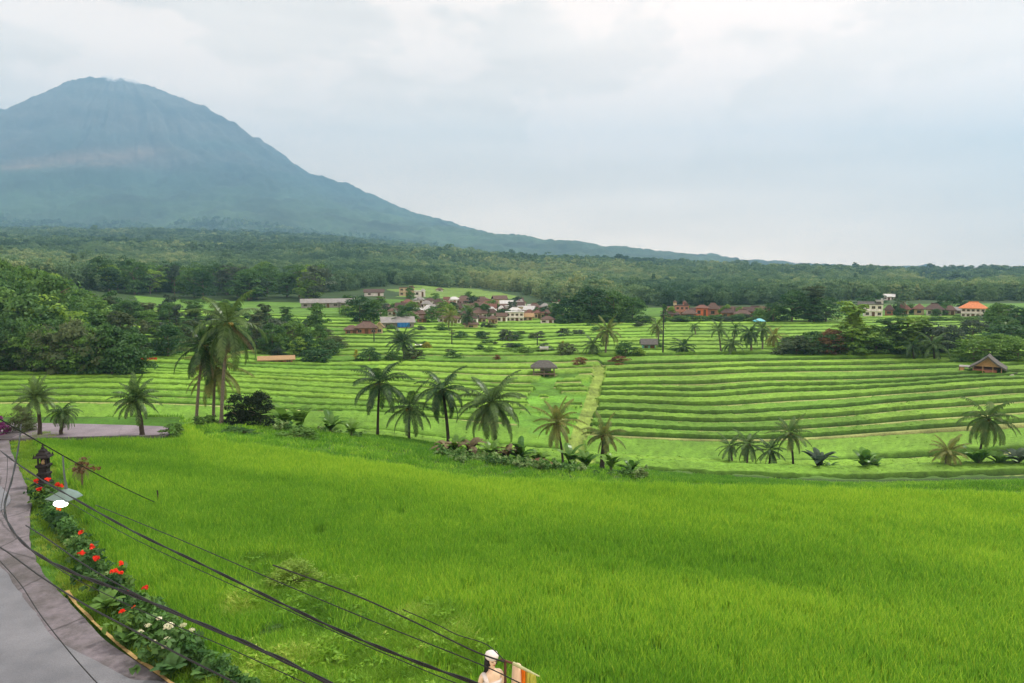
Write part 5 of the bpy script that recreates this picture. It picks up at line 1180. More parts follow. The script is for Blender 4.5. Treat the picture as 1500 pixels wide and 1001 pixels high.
VERGM = leafmat('verge_leaf', (0.022, 0.080, 0.014), (0.10, 0.23, 0.04), transl=.3, inst=True, nscale=.8, cc=(0.22, 0.32, 0.11))
def weedmesh(seed, n, h, r, size, mat):
    g = np.random.default_rng(seed); c = np.stack([r * g.normal(0, .5, n), r * g.normal(0, .5, n), h * g.uniform(.2, 1, n)], 1)
    return npmesh('weed', *leafcloud(c, np.full(n, .10), 9, size, seed, up=.9, aspect=2.2), mat)
gg = np.random.default_rng(21)
def grid_pts(n, dmin, dmax, umax=.80):
    D = np.sqrt(gg.uniform(dmin ** 2, dmax ** 2, n)); u = gg.uniform(-umax, umax, n); return u * D, D, u
x, y, u = grid_pts(26000, 11.5, 40)
fl = np.array(FIELD_L)
right = x > np.interp(y, fl[::-1, 1], fl[::-1, 0])
e = edge(u); pxx = u * F + CX
far_lim = np.where(pxx < 262, 36.4, e - .2)
jx, jy = x + fbm(x * .9, y * .9, 3, 183) * 1.6, y + fbm(x * .9 + 7, y * .9, 3, 184) * 1.6
_mx = onplane(432, 862, GZ)
inw = (inpoly(jx, jy, WEED) | inpoly(jx, jy, WEED2) | (np.hypot(x - _mx.x, y - _mx.y + .3) < .9)) & (gg.random(len(x)) < .9)
ok = right & (y < far_lim) & ~inw
xr, yr, ur = x[ok], y[ok], u[ok]
zr = base(xr, yr)
rows_ = fbm((xr * .35 + yr * 1.0) * .5, (xr - yr) * .07, 3, 151)         # planting passes, ripening in long swathes
bigv = fbm(xr * .09, yr * .13, 3, 152)
eg = edge(ur) - yr
tn = np.clip(.68 + .34 * rows_ + .35 * np.clip(bigv - .25, 0, 1) + gg.normal(0, .08, len(xr)) + .25 * sstep(9, 1, eg) + .12 * sstep(-4, 8, xr) * sstep(24, 14, yr), 0, 1)
lodge = fbm(xr * .22 + 3, yr * .5, 3, 156)
sc_r = (1.0 + .12 * rows_ - .55 * np.clip(lodge - .42, 0, .5) * 2) * gg.uniform(.88, 1.12, len(xr))
sc_r = np.clip(sc_r, .55, 1.35)
rprot = [tuftmesh(300 + i, 84, .44, .34, .016, .30, RICEM, hv=.45) for i in range(5)]
scatter('rice_plants', np.stack([xr, yr, zr - .02], 1), gg.uniform(0, 6.28, len(xr)), sc_r, tn, gg.integers(0, 5, len(xr)), rprot, 'bright green rice filling the near field below the road', 'rice')
print('rice', len(xr))
# second tier and grass on the drop behind the field
x, y, u = grid_pts(16000, 30, 66)
pxx = u * F + CX; e = edge(u)
ok = (y > np.where(pxx < 262, 43.3, e + .1)) & ((pxx > 250) | (y > 43.5)) & (y < 64)
x, y, u = x[ok], y[ok], u[ok]
tn = np.clip(.5 + .6 * fbm(x * .12, y * .12, 3, 160) + gg.normal(0, .12, len(x)), 0, 1)
scatter('slope_grass', np.stack([x, y, base(x, y) - .03], 1), gg.uniform(0, 6.28, len(x)), gg.uniform(.5, 1.1, len(x)), tn, gg.integers(0, 3, len(x)), [tuftmesh(340 + i, 40, .3, .42, .03, .7, RICEM) for i in range(3)], 'long green grass on the slope dropping behind the near field', 'grass')
# leafy undergrowth below the palms at the valley edge
n = 620; px_ = np.where(gg.random(n) < .2, gg.uniform(400, 530, n), gg.uniform(640, 950, n)); y = gg.uniform(45, 51.5, n) - (px_ < 600) * 1.5; x = (px_ - CX) / F * y
ok = fbm(x * .5, y * .5, 3, 190) > -.02; x, y = x[ok], y[ok]
scatter('undergrowth', np.stack([x, y, base(x, y)], 1), gg.uniform(0, 6.28, len(x)), gg.uniform(.35, 1.15, len(x)), np.clip(gg.normal(.8, .25, len(x)), 0, 1), gg.integers(0, 3, len(x)),
        [weedmesh(430, 22, .5, .34, .09, VERGM), weedmesh(431, 16, .6, .3, .14, VERGM), weedmesh(432, 26, .35, .4, .06, VERGM)], 'leafy undergrowth between the palms and banana plants at the valley edge', 'undergrowth')
# terrace rice tops as plants
front_ = np.zeros(K.shape, bool); front_[2:] = (K[:-2] == 3) | (K[1:-1] == 3)
sel = np.where((K == 4).ravel() & ~front_.ravel() & ter.ravel() & (Y.ravel() < 150) & (Y.ravel() > 64) & (np.abs(U.ravel()) < .76))[0]
pick = gg.choice(sel, min(30000, len(sel)), replace=False, p=None)
vx = V[pick]
jit = gg.normal(0, .12, (len(vx), 2))
tn = np.clip(.5 + .8 * nb.ravel()[pick] + .35 * patch.ravel()[pick] + gg.normal(0, .12, len(vx)), 0, 1)
scatter('terrace_rice', np.stack([vx[:, 0] + jit[:, 0], vx[:, 1] + jit[:, 1] * .4, vx[:, 2] - .24], 1), gg.uniform(0, 6.28, len(vx)), gg.uniform(.6, 1.05, len(vx)), tn, gg.integers(0, 3, len(vx)), [tuftmesh(360 + i, 22, .36, .2, .05, .25, TERM) for i in range(3)], 'rows of green rice standing on the terrace steps', 'rice')
# verge grass between the road and the field
x, y, u = grid_pts(26000, 10, 38.6)
rr_ = np.array(ROAD_R); xe = np.interp(y, rr_[::-1, 1], rr_[::-1, 0]); xf = np.interp(y, fl[::-1, 1], fl[::-1, 0])
ok = (x > xe + .12) & (x < xf + .2) & (u > -.8)
x, y = x[ok], y[ok]; tn = np.clip(.5 + .8 * fbm(x * .5, y * .5, 3, 170) + gg.normal(0, .12, len(x)), 0, 1)
scatter('verge_grass', np.stack([x, y, base(x, y) - .01], 1), gg.uniform(0, 6.28, len(x)), gg.uniform(.5, 1.2, len(x)), tn, gg.integers(0, 3, len(x)), [tuftmesh(380 + i, 46, .16, .22, .014, .8, GRASSM) for i in range(3)], 'short yellow-green grass along the road edge', 'grass')
# weeds of the strip across the rice
x, y, u = grid_pts(30000, 11, 23, .5)
jx, jy = x + fbm(x * .9, y * .9, 3, 183) * 1.6, y + fbm(x * .9 + 7, y * .9, 3, 184) * 1.6
ok = (inpoly(jx, jy, WEED) | inpoly(jx, jy, WEED2))
x, y = x[ok], y[ok]; wv_ = fbm(x * .6, y * .6, 3, 180)
scatter('weeds', np.stack([x, y, base(x, y)], 1), gg.uniform(0, 6.28, len(x)), np.clip(.75 + .9 * wv_, .3, 1.4) * gg.uniform(.7, 1.2, len(x)), np.clip(.55 + .7 * fbm(x * .4 + 9, y * .4, 3, 181) + gg.normal(0, .15, len(x)), 0, 1),
        gg.choice(6, len(x), p=[.03, .02, .03, .32, .30, .30]), [weedmesh(400 + i, 14, .26, .22, .045, WEEDM) for i in range(3)] + [tuftmesh(405 + i, 50, .34, .26, .016, .8, WEEDM) for i in range(3)], 'pale low weeds and grass in the strip cutting across the rice', 'weeds')
# leafy growth among the flowers
VL = [gp(*p) for p in [(50, 722), (68, 752), (95, 785), (122, 822), (160, 862), (205, 905), (255, 950), (310, 990), (380, 1040)]]
vp = resample(VL, 400)
n = 400; ix = gg.integers(0, 400, n); off = gg.normal(0, .34, n)
x = np.array([vp[i].x for i in ix]) + off * .8; y = np.array([vp[i].y for i in ix]) + off * -.5
ok = x > np.interp(y, rr_[::-1, 1], rr_[::-1, 0]) + .55
x, y, off = x[ok], y[ok], off[ok]
scatter('verge_plants', np.stack([x, y, base(x, y)], 1), gg.uniform(0, 6.28, len(x)), gg.uniform(.35, 1.0, len(x)) * np.clip(1.2 - np.abs(off), .4, 1.2), np.clip(gg.normal(.4, .25, len(x)), 0, 1),
        gg.integers(0, 3, len(x)), [weedmesh(420, 22, .62, .28, .065, VERGM), weedmesh(421, 16, .48, .22, .09, VERGM), weedmesh(422, 26, .4, .3, .045, VERGM)], 'dark leafy growth between the flowers beside the road', 'ground cover')

# ------------------------------------------------------------------ flowers
petal = {'red': leafmat('petal_red', (0.55, 0.015, 0.008), (0.95, 0.06, 0.02), transl=.25, nscale=9), 'white': leafmat('petal_white', (0.55, 0.58, 0.35), (0.85, 0.83, 0.66), transl=.2, nscale=9),
 'orange': leafmat('petal_orange', (0.6, 0.10, 0.02), (0.9, 0.25, 0.05), transl=.25, nscale=9)}
stemg = leafmat('stem_green', (0.03, 0.09, 0.015), (0.06, 0.14, 0.03), transl=.05)
def bloom(c, r, seed, n=46):
    g = np.random.default_rng(seed); cc = c + g.normal(0, r * .28, (6, 3)) * np.array((1, 1, .9))
    return leafcloud(cc, np.full(6, r * .55), n // 6, r * .62, seed, up=.1, aspect=1.25)
BL = [(53, 704, 'red', 'topmost red flowering plant beside the dark shrine, leftmost'), (70, 702, 'red', 'red flowering plant directly in front of the dark shrine'), (84, 710, 'red', 'red flowering plant right of the shrine, above the lamp shade'), (57, 717, 'red', 'low red bloom under the leftmost of the shrine flowers'),
 (86, 746, 'orange', 'orange-red bloom partly behind the glowing lamp'), (118, 780, 'red', 'single red flower first below the glowing lamp'), (134, 801, 'red', 'small red flower upper right in the group of four by the grass verge'),
 (119, 811, 'red', 'red flower at the left of the group of four by the grass verge'), (142, 817, 'red', 'largest upright red flower in the group of four by the grass verge'), (177, 826, 'red', 'red flower standing against the rice, right of the group of four'),
 (167, 838, 'red', 'double red bloom just below the one standing against the rice'), (213, 861, 'red', 'rightmost red flower above the thick cables'), (189, 866, 'red', 'dull red flower right behind the thick cables'),
 (178, 896, 'red', 'lowest red and white bloom among broad leaves'), (196, 889, 'orange', 'small faded orange flower head on a thin stem')]
for i, (px, py, c_, lb) in enumerate(BL):
    hgt = [.95, 1.0, .9, .7, .8, .9, 1.0, .85, 1.05, 1.05, .9, .95, .85, .8, .85][i]
    top = onplane(px, py, GZ + hgt); g = random.Random(i)
    t = thing('flowering_plant', lb, 'flower', Vector((top.x, top.y, GZ)), 0, 'red flowering plants along the road')
    k = top.y / F; r = {8: 7.5, 10: 7, 7: 6.5, 14: 3.5, 12: 5, 4: 5}.get(i, 5.2) * k * .85
    m = MB(); m.tube([(g.uniform(-.1, .1), g.uniform(-.1, .1), -.05), (0.02, 0, hgt * .5), (0, 0, hgt)], [.016, .013, .01], 6); m.build('stem', stemg, t)
    V_, F_ = bloom(np.array((0, 0, hgt)), r, 50 + i, 60); o = link('bloom', npmesh('bloom', V_, F_, petal[c_]), t)
    if i in (2, 10): V_, F_ = bloom(np.array((r * 1.6, 0, hgt - r * .3)), r * .8, 90 + i, 48); link('bloom', npmesh('bloom', V_, F_, petal[c_]), t)
    g2 = np.random.default_rng(i); c = np.stack([g2.normal(0, .13, 14), g2.normal(0, .13, 14), g2.uniform(.15, hgt * .85, 14)], 1)
    link('leaves', npmesh('leaves', *leafcloud(c, np.full(14, .13), 5, .11, i, up=.7, aspect=2.0), MG['mid' if i % 2 else 'dark']), t)
top = onplane(240, 925, GZ + .75); t = thing('hydrangea_bush', 'bush with large creamy white flower heads beside the rice at the bottom left', 'shrub', Vector((top.x, top.y, GZ)))
g2 = np.random.default_rng(77); c = np.stack([g2.normal(0, .28, 60), g2.normal(0, .22, 60), g2.uniform(.1, .66, 60)], 1)
link('foliage', npmesh('foliage', *leafcloud(c, np.full(60, .13), 7, .10, 7, up=.7, aspect=1.7), MG['dark']), t)
for (px, py, r) in ((217, 916, 5), (247, 917, 8.5), (268, 916, 5.5), (281, 923, 5), (246, 937, 6.5), (206, 925, 4.5), (226, 940, 4), (233, 906, 4.5), (240, 948, 4)):
    q = onplane(px, py, GZ + .75 - (py - 915) * .006); d = q - Vector((top.x, top.y, GZ)); rr = r * q.y / F
    link('flower_head', npmesh('flower_head', *leafcloud(np.array([d]), np.array([rr]), 110, rr * .35, int(px), up=.2, aspect=1.1), petal['white']), t)
# broad-leaved plants low at the verge
for (px, py, h, lb) in ((155, 880, .75, 'broad-leaved green plant under the lowest red bloom'), (128, 800, .6, 'leafy plant in the group of four red flowers'), (250, 975, .6, 'broad-leaved plant below the white flower heads'), (300, 985, .5, 'dark broad-leaved plant at the bottom edge beside the cables'), (185, 935, .6, 'leafy plant beside the yellow kerb lip'), (345, 995, .45, 'pale leafy plant at the bottom edge right of the dark broad-leaved one')):
    q = onplane(px, py, GZ + h * .5); t = thing('leafy_plant', lb, 'plant', Vector((q.x, q.y, GZ)), random.uniform(0, 6), 'leafy plants on the verge')
    bananamesh(int(px), 12, h * .8, h * .35, w=.5, droop=1.6).build('leaves', MG['mid' if px % 2 else 'dark'], t); stemm(1, h * .3, .02).build('stem', stemg, t)
# dry spiky plant by the guy wire
q = onplane(119, 690, GZ + .85); t = thing('dry_plant', 'small brown dried spiky plant standing in the rice right of the lamp rod', 'plant', Vector((q.x, q.y, GZ)))
fronds(.55, 34, 5, el=(-50, 80), nl=12, droop=1.3).build('leaves', MG['palmdry'], t).location = (0, 0, .95)
g2 = np.random.default_rng(3); link('seed_head', npmesh('seed_head', *leafcloud(g2.normal(0, .16, (14, 3)) + np.array((.1, 0, 1.0)), np.full(14, .12), 12, .09, 3), MG['russet']), t); stemm(2, 1.0, .035).build('stem', MG['palmdry'], t)

# ------------------------------------------------------------------ shrine
q = onplane(66, 713, GZ + .0); t = thing('stone_shrine', 'small dark stone shrine with tiered base and pointed roof beside the red flowers', 'shrine', Vector((q.x, q.y, GZ)), R(8))
k = q.y / F; H = 64 * k; s = H / 1.85
def sqlathe(name, prof, par=None, mat=darkstone, c=(0, 0, 0)):
    m = MB(); m.lathe([(r * s * 1.414 / 1.0, z * s) for r, z in prof], c, 4); return m.build(name, mat, par or t)
sqlathe('plinth', [(.30, -.1), (.30, .08), (.26, .10), (.26, .2), (.20, .24), (.18, .5), (.22, .55), (.22, .62), (.17, .66), (.17, .82), (.24, .9), (.25, .98), (.20, 1.0)])
for a in (-1, 1):
    for b in (-1, 1): m = MB(); m.box((a * .15 * s, b * .15 * s, 1.14 * s), (.055 * s, .055 * s, .28 * s)); m.build('pillar', darkstone, t)
m = MB(); m.box((0, .12 * s, 1.14 * s), (.26 * s, .04 * s, .28 * s)); m.build('back_slab', darkstone, t)
m = MB(); m.lathe([(.07 * s, 0), (.09 * s, .06 * s), (.05 * s, .16 * s), (.02 * s, .2 * s)], (0, -.02, 1.0 * s), 8); m.build('offering', solid('offering_straw', (.45, .33, .18), .9), t)
rf = sqlathe('roof', [(.20, 1.28), (.30, 1.30), (.29, 1.35), (.20, 1.42), (.21, 1.46), (.12, 1.55), (.13, 1.59), (.06, 1.68)])
m = MB(); m.lathe([(.05 * s, 1.67 * s), (.075 * s, 1.72 * s), (.03 * s, 1.77 * s), (.045 * s, 1.8 * s), (.008 * s, 1.92 * s)], (0, 0, 0), 8); m.build('finial', darkstone, rf)
for a in (-1, 1):
    for b in (-1, 1): m = MB(); m.lathe([(.04 * s, 0), (.03 * s, .06 * s), (.008 * s, .13 * s)], (a * .26 * s, b * .26 * s, 1.34 * s), 5); m.build('corner_horn', darkstone, rf)

# ------------------------------------------------------------------ cables
def cable(label, pts, r, strands=1, name='power_cable', group='overhead cables crossing the lower left'):
    """pts: (px, py, height above road) of a cable hung in the air near the house"""
    P = [onplane(px, py, GZ + h) for px, py, h in pts]; out = []
    for j in range(len(P) - 1):
        p0 = P[max(j - 1, 0)]; p1 = P[j]; p2 = P[j + 1]; p3 = P[min(j + 2, len(P) - 1)]
        for q in range(10):
            t = q / 10; out.append(.5 * ((2 * p1) + (p2 - p0) * t + (2 * p0 - 5 * p1 + 4 * p2 - p3) * t * t + (3 * p1 - p0 - 3 * p2 + p3) * t ** 3))
    out.append(P[-1]); m = MB()
    if strands == 1: m.tube(out, r, 7)
    else:
        for s_ in range(strands):
            m.tube([p + Vector((0, math.cos(i * .55 + s_ * 6.283 / strands) * r * .8, math.sin(i * .55 + s_ * 6.283 / strands) * r * .8)) for i, p in enumerate(out)], r * .72, 6)
    return tag(m.build(name, wirem, None, True), label, 'cable', group)
cable('thickest twisted cable curving down over the road and away under the flowers', [(31, 622, 3.6), (27, 655, 3.6), (18, 700, 3.5), (7, 740, 3.4), (14, 770, 3.4), (45, 805, 3.35), (105, 838, 3.3), (190, 870, 3.3), (290, 912, 3.3), (385, 953, 3.3), (490, 1005, 3.3), (640, 1085, 3.4)], .021, 2)
cable('cable running down from the road edge to join the thickest twisted one', [(38, 770, 3.42), (70, 790, 3.4), (125, 828, 3.38), (180, 860, 3.36), (250, 896, 3.35), (330, 931, 3.34), (430, 976, 3.34), (600, 1062, 3.4)], .012)
cable('cable sweeping across road and shoulder below the thickest one', [(-40, 782, 3.4), (2, 803, 3.4), (60, 845, 3.4), (125, 886, 3.4), (200, 926, 3.4), (280, 968, 3.4), (352, 1004, 3.4), (460, 1060, 3.4)], .013)
cable('lowest thin cable crossing the asphalt at the left edge', [(-30, 790, 3.3), (0, 822, 3.3), (30, 856, 3.3), (60, 902, 3.3), (110, 965, 3.3), (160, 1020, 3.3)], .008)
cable('thin cable leaving the shoulder and passing under the white flowers', [(45, 806, 3.1), (100, 842, 3.1), (160, 873, 3.1), (230, 905, 3.1), (320, 943, 3.1), (400, 979, 3.1), (470, 1012, 3.1), (600, 1075, 3.1)], .007)
cable('long thick double cable running over the rice from the lamp to the statue', [(-30, 632, 3.6), (0, 660, 3.55), (50, 696, 3.5), (120, 737, 3.45), (200, 781, 3.4), (300, 829, 3.35), (400, 878, 3.35), (500, 925, 3.35), (600, 966, 3.35), (705, 1004, 3.4), (800, 1040, 3.4)], .017, 2)
cable('thin cable just under the long double one near the lamp', [(38, 700, 3.3), (110, 741, 3.3), (190, 786, 3.3), (290, 834, 3.3), (400, 884, 3.25), (500, 930, 3.25), (600, 973, 3.25), (690, 1010, 3.25)], .007)
cable('thin cable crossing the weed strip above the long double one', [(140, 740, 3.7), (255, 787, 3.65), (383, 842, 3.6), (480, 883, 3.6), (573, 921, 3.6), (700, 972, 3.6), (760, 1000, 3.6), (860, 1050, 3.6)], .008)
cable('cable coming to the rusty post beside the statue', [(400, 828, 4.3), (515, 870, 4.2), (600, 908, 4.1), (690, 952, 4.0), (739, 970, 3.95)], .010)
cable('fine cable running over the rice to behind the statue', [(590, 893, 4.2), (640, 915, 4.1), (670, 930, 4.0), (712, 944, 3.9), (739, 968, 3.95)], .006)
cable('slack thin drop wire hanging beside the bend of the thickest cable', [(11, 668, 3.5), (10, 700, 3.3), (4, 730, 3.2), (2, 748, 3.2), (12, 768, 3.36)], .007)
# guy wire from the upper left down into the field
A = atdist(-60, 578, 13.0); Bp = onplane(232, 738, GZ + .05)
def wirepts(a, b, sag, n=30): return [a.lerp(b, i / n) + Vector((0, 0, -sag * 4 * (i / n) * (1 - i / n))) for i in range(n + 1)]
t = thing('guy_wire', 'stay wire slanting from the upper left down to a stake in the rice', 'cable', Vector((Bp.x, Bp.y, GZ)))
m = MB(); m.tube([p - t.location for p in wirepts(A, Bp, .12)], .014, 7); m.build('wire', wirem, t, True)
m = MB(); m.tube([(0.03, 0, -.2), (-.02, 0, .55)], [.03, .025], 7); m.build('stake', darkbark, t)
m = MB(); m.tube([A - t.location + Vector((0, 0, -5.4 - .9)), A - t.location + Vector((0, 0, .4))], [.12, .09], 10); m.build('anchor_post', polem, t)
# lamp hanging on a rod from the stay wire
L0 = A.lerp(Bp, 0.0); best = None
for i in range(1001):
    p = A.lerp(Bp, i / 1000) + Vector((0, 0, -.12 * 4 * (i / 1000) * (1 - i / 1000))); uu = p.x / p.y; 
    d = abs(uu - ray(91, 650)[0])
    if best is None or d < best[0]: best = (d, p)
W = best[1]; kk = W.y / F
cst = W.z
bot = atdist(97, 722, W.y)
t = thing('hanging_lamp', 'lit lamp with pale green metal hood hanging on a rod above the flowers', 'lamp', Vector((bot.x, bot.y, bot.z)))
W_ = W - t.location
m = MB(); m.tube([W_, W_.lerp(Vector((0, 0, .1)), .5) + Vector((-.01, 0, 0)), (0, 0, .05)], [.018, .022, .03], 8); m.build('rod', solid('lamp_rod', (.10, .13, .13), .5, .2, 4, .4), t)
hood = solid('lamp_hood', (.17, .25, .235), .45, .2, 5, .3)
m = MB(); a, b = 25 * kk, 9 * kk
m.add([(-.04, -.04, .10), (.04, -.04, .10), (.04, .04, .10), (-.04, .04, .10), (-a, -b * 1.3, -.10), (a * .3, -b * 1.9, -.16), (a * 1.05, -b * .2, -.05), (a * .35, b * 1.6, -.03), (-a * .5, b * 1.3, -.05),
       (-a, -b * 1.3, -.115), (a * .3, -b * 1.9, -.175), (a * 1.05, -b * .2, -.065), (a * .35, b * 1.6, -.045), (-a * .5, b * 1.3, -.065)],
      [(0, 4, 5, 1), (1, 5, 6), (1, 6, 2), (2, 6, 7), (2, 7, 8, 3), (3, 8, 4, 0), (0, 1, 2, 3), (9, 13, 12, 11, 10), (4, 9, 10, 5), (5, 10, 11, 6), (6, 11, 12, 7), (7, 12, 13, 8), (8, 13, 9, 4)])
m.build('hood', hood, t)
m = MB(); m.tube([(0, 0, .04), (0, 0, .26)], [.045, .03], 10); m.build('socket', solid('lamp_socket', (.10, .13, .13), .5), t)
em, nt, N2, L2 = new_mat('lamp_glow'); oo = N2.new('ShaderNodeOutputMaterial'); ee = N2.new('ShaderNodeEmission'); ee.inputs['Color'].default_value = (1, .97, .92, 1); ee.inputs['Strength'].default_value = 5; L2.new(ee.outputs[0], oo.inputs[0])
m = MB(); n = 16; vs = []
for j in range(9):
    ph = math.pi * j / 8
    for q in range(n): th_ = 2 * math.pi * q / n; vs.append((11 * kk * math.sin(ph) * math.cos(th_), 4 * kk * math.sin(ph) * math.sin(th_) - 15 * kk, -.20 - 5 * kk * math.cos(ph)))
m.add(vs, [(j * n + q, j * n + (q + 1) % n, (j + 1) * n + (q + 1) % n, (j + 1) * n + q) for j in range(8) for q in range(n)]); m.build('bulb', em, t, True)
# m = MB(); m.box((.02, -9 * kk, -.19 - 7.5 * kk), (17 * kk, 5 * kk, 2.4 * kk)); m.build('lower_rim', solid('lamp_rim', (.08, .12, .11), .5), t)

# ------------------------------------------------------------------ statue of a woman, rusty post, pillar with cloth
D0 = 10.8; hp = atdist(720, 957, D0); S_ = 1.0
headtop = hp.z; feet = headtop - 1.68
skin = solid('statue_skin', (0.66, 0.50, 0.36), .6, .12, 3); cloth = solid('statue_cloth', (0.62, 0.58, 0.56), .7, .15, 6); hairm = solid('statue_hair', (0.012, 0.012, 0.014), .4, .2, 8)
lipm = solid('statue_lips', (.45, .10, .08), .5); st = thing('woman_statue', 'painted statue of a woman with long black hair, pale headband and one bare shoulder', 'statue', Vector((hp.x, hp.y, feet)), R(28))
def skin_body(name, J, E, mat, par):
    me = bpy.data.meshes.new(name); me.from_pydata([j[0] for j in J], E, []); o = link(name, me, par); me.materials.append(mat)
    md = o.modifiers.new('skin', 'SKIN'); md.use_smooth_shade = True
    sv = me.skin_vertices[0].data
    for i, j in enumerate(J):
        r = j[1]; sv[i].radius = r if hasattr(r, '__len__') else (r, r)
    sv[0].use_root = True
    s = o.modifiers.new('sub', 'SUBSURF'); s.levels = 2; s.render_levels = 2; return o
J = [((0, 0, .92), (.15, .105)), ((0, 0, 1.05), (.115, .085)), ((0, -.005, 1.2), (.135, .10)), ((0, .005, 1.34), (.145, .085)), ((0, .01, 1.42), (.055, .05)), ((0, -.005, 1.49), (.047, .045)),
     ((0, -.02, 1.545), (.068, .075)), ((0, -.02, 1.60), (.072, .085)), ((0, -.015, 1.65), (.055, .065)),
     ((.165, .01, 1.34), .050), ((.20, .03, 1.10), .040), ((.13, -.13, .98), .030), ((.08, -.19, .99), .025),
     ((-.165, .01, 1.34), .050), ((-.20, .03, 1.10), .040), ((-.13, -.13, .98), .030), ((-.08, -.19, .99), .025),
     ((.085, 0, .80), .09), ((.085, 0, .46), .06), ((.085, 0, .09), .04), ((.085, -.12, .04), .035), ((-.085, 0, .80), .09), ((-.085, 0, .46), .06), ((-.085, 0, .09), .04), ((-.085, -.12, .04), .035)]
for sgn in (1, -1):
    for f_ in range(5):
        b0 = (sgn * (.065 - .006 * f_), -.205 - .004 * f_, .975 + .010 * f_); L_ = [.045, .06, .065, .06, .045][f_]
        J.append((b0, .010)); J.append(((b0[0] - sgn * L_ * .6, b0[1] - L_ * .6, b0[2] + (.02 if f_ == 4 else -.005)), .008))
E = [(0, 1), (1, 2), (2, 3), (3, 4), (4, 5), (5, 6), (6, 7), (7, 8), (3, 9), (9, 10), (10, 11), (11, 12), (3, 13), (13, 14), (14, 15), (15, 16), (0, 17), (17, 18), (18, 19), (19, 20), (0, 21), (21, 22), (22, 23), (23, 24)]
for h_, wr in ((0, 12), (1, 16)):
    for f_ in range(5): b = 25 + h_ * 10 + f_ * 2; E += [(wr, b), (b, b + 1)]
skin_body('body', J, E, skin, st)
m = MB()   # nose, brows, eyes, lips as painted relief
m.tube([(0, -.098, 1.595), (0, -.112, 1.565), (0, -.100, 1.558)], [.006, .011, .008], 7); m.build('nose', skin, st, True)
m = MB()
for a in (-1, 1): m.tube([(a * .012, -.096, 1.602), (a * .028, -.093, 1.610), (a * .046, -.080, 1.604)], [.0025, .003, .002], 5); m.tube([(a * .014, -.096, 1.586), (a * .028, -.094, 1.583), (a * .042, -.082, 1.586)], [.003, .0045, .003], 5)
m.build('eyes', hairm, st, True)
m = MB(); m.tube([(-.018, -.092, 1.532), (0, -.100, 1.533), (.018, -.092, 1.532)], [.003, .007, .003], 6); m.build('lips', lipm, st, True)
m = MB()   # hair: cap and long lock over the left side
m.lathe([(.02, -.11), (.088, -.09), (.098, -.03), (.094, .03), (.07, .075), (.02, .10)], (0, .012, 1.60), 16, sy=1.12)
m.v = [v for v in m.v]
m.tube([(-.07, .02, 1.62), (-.088, .0, 1.54), (-.085, .01, 1.44), (-.10, .04, 1.34), (-.09, .07, 1.2)], [.035, .036, .034, .03, .015], 8)
m.tube([(.0, .075, 1.58), (.0, .09, 1.44), (.0, .10, 1.28), (.0, .10, 1.15)], [.06, .07, .06, .02], 8)
for v in range(len(m.v)):
    x_, y_, z_ = m.v[v]
    if y_ < -.045 and z_ < 1.635: m.v[v] = (x_ * .93, -.045 + (y_ + .045) * .15, z_)
m.build('hair', hairm, st, True)
m = MB(); m.lathe([(.085, -.02), (.100, .0), (.102, .035), (.09, .062), (.05, .085), (.01, .09)], (0, -.006, 1.622), 18, sy=1.12); m.build('headband', cloth, st, True)
m = MB(); m.lathe([(.15, .0), (.135, .15), (.11, .35), (.155, .55), (.16, .85), (.185, .88)], (0, 0, .0), 20, sy=.72)
m.v = [(x_, y_, z_) for x_, y_, z_ in m.v]
prof = [(.17, .0), (.155, .3), (.16, .6), (.178, .9), (.142, 1.05), (.152, 1.16), (.165, 1.24), (.16, 1.27)]
m = MB(); m.lathe(prof, (0, 0, 0), 22, sy=.78)
m.tube([(-.12, -.105, 1.24), (-.135, -.095, 1.32), (-.14, -.02, 1.385), (-.12, .08, 1.30)], [.035, .034, .034, .03], 8); m.build('dress', cloth, st, True)
m = MB(); m.lathe([(.42, -3.2), (.42, -.12), (.46, -.1), (.46, -.02), (.34, 0)], (0, 0, 0), 4); 
m.v = [(x_, y_, max(z_, GZ - .1 - feet)) for x_, y_, z_ in m.v]; o = m.build('statue_pedestal', stonem); o.location = (hp.x, hp.y, feet); tag(o, 'plain stone pedestal under the statue of a woman', 'pedestal')
# rusty post
q = atdist(740, 970, 10.9); t = thing('rusty_post', 'thin rusty metal post right of the statue carrying a slanted pale rail', 'post', Vector((q.x, q.y, GZ)))
rust = solid('rust', (.10, .045, .03), .8, .4, 8); hh = q.z - GZ
m = MB(); m.tube([(0, 0, -.1), (0, 0, hh)], .022, 8); m.build('post', rust, t)
e1 = atdist(752, 972, 10.9) - t.location; e2 = atdist(790, 991, 10.6) - t.location; e0 = atdist(733, 966, 10.9) - t.location
m = MB(); m.tube([e0, e1], .018, 7); m.build('cap_bar', rust, t)
m = MB(); m.tube([e1, e1.lerp(e2, .5), e2], [.03, .022, .010], 7); m.build('rail', solid('pale_bamboo', (.40, .42, .22), .6, .3, 6), t)
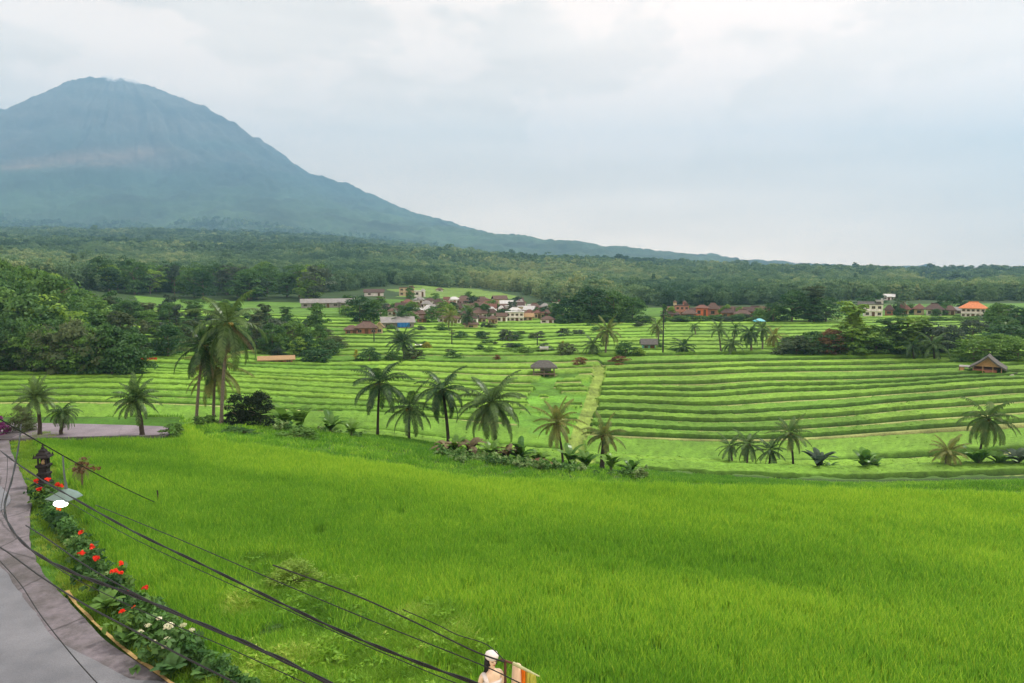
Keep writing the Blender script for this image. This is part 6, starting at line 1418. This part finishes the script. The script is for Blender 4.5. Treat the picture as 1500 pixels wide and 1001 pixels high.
# pillar with hanging cloth
q = atdist(757, 973, 11.0); t = thing('cloth_pillar', 'tall cream pillar behind the rusty post, orange and yellow cloth on its right side', 'pillar', Vector((q.x, q.y, GZ)), R(-10))
hh = q.z - GZ; m = MB(); m.lathe([(.14, -.1), (.14, .25), (.10, .3), (.085, hh - .3), (.07, hh - .02), (.04, hh)], (0, 0, 0), 14); m.build('pillar', solid('cream_stone', (.66, .50, .36), .8, .2, 4), t, True)
for nm, c_, x0, x1, zt, zl, yy_ in (('orange_cloth', (.85, .26, .02), .07, .14, hh - .03, hh - .9, -.02), ('yellow_green_cloth', (.50, .52, .10), .12, .30, hh - .12, hh - .34, .03)):
    m = MB(); n = 12; vs = []
    for i in range(n + 1):
        f_ = i / n
        for j in range(5):
            h_ = j / 4; vs.append((x0 + (x1 - x0) * f_ + .02 * h_ * math.sin(f_ * 7), yy_ + .025 * math.sin(f_ * 16 + h_ * 2), zt + (zl - zt) * h_ * (1 - .3 * f_ if nm[0] == 'y' else 1) - .04 * f_))
    fr = list(vs); vs2 = [(a, b + .008, c) for a, b, c in vs]; o_ = len(fr)
    fs = [(i * 5 + j, (i + 1) * 5 + j, (i + 1) * 5 + j + 1, i * 5 + j + 1) for i in range(n) for j in range(4)]
    m.add(fr + vs2, fs + [tuple(o_ + q_ for q_ in f[::-1]) for f in fs]); m.build('cloth', solid(nm, c_, .8, .2, 8), t, True)['label'] = nm.replace('_', ' ').replace('yellow green', 'yellow-green')

# ------------------------------------------------------------------ wisp of cloud caught on the summit
cm_, nt, N2, L2 = new_mat('wisp'); oo = N2.new('ShaderNodeOutputMaterial'); pv = N2.new('ShaderNodeVolumePrincipled'); pv.inputs['Color'].default_value = (.95, .96, 1, 1); pv.inputs['Density'].default_value = .018
L2.new(pv.outputs[0], oo.inputs['Volume'])
bm = bmesh.new(); g = random.Random(6)
for i in range(7):
    x = CXW + 20 + i * 34; y = 5330
    for q in range(1):
        D_ = np.linspace(4300, 5600, 200); u_ = (x / 5400); hh_ = base(u_ * D_, D_); j = int(np.argmax((hh_ - CZ) / D_)); c = Vector((float(u_ * D_[j]), float(D_[j]) - 25, float(hh_[j]) + g.uniform(-14, 8)))
    r = bmesh.ops.create_icosphere(bm, subdivisions=3, radius=1.0); s_ = (g.uniform(26, 48), g.uniform(30, 50), g.uniform(8, 15))
    for v in r['verts']: n_ = 1 + .5 * float(vnoise(v.co.x * 3 + i, v.co.y * 3 + v.co.z * 3, 5)); v.co = c + Vector((v.co.x * s_[0] * n_, v.co.y * s_[1] * n_, v.co.z * s_[2] * n_))
me = bpy.data.meshes.new('cloud_wisp'); bm.to_mesh(me); bm.free(); me.materials.append(cm_)
stuff(link('cloud_wisp', me), 'thin white cloud wisp clinging to the volcano summit', 'cloud')
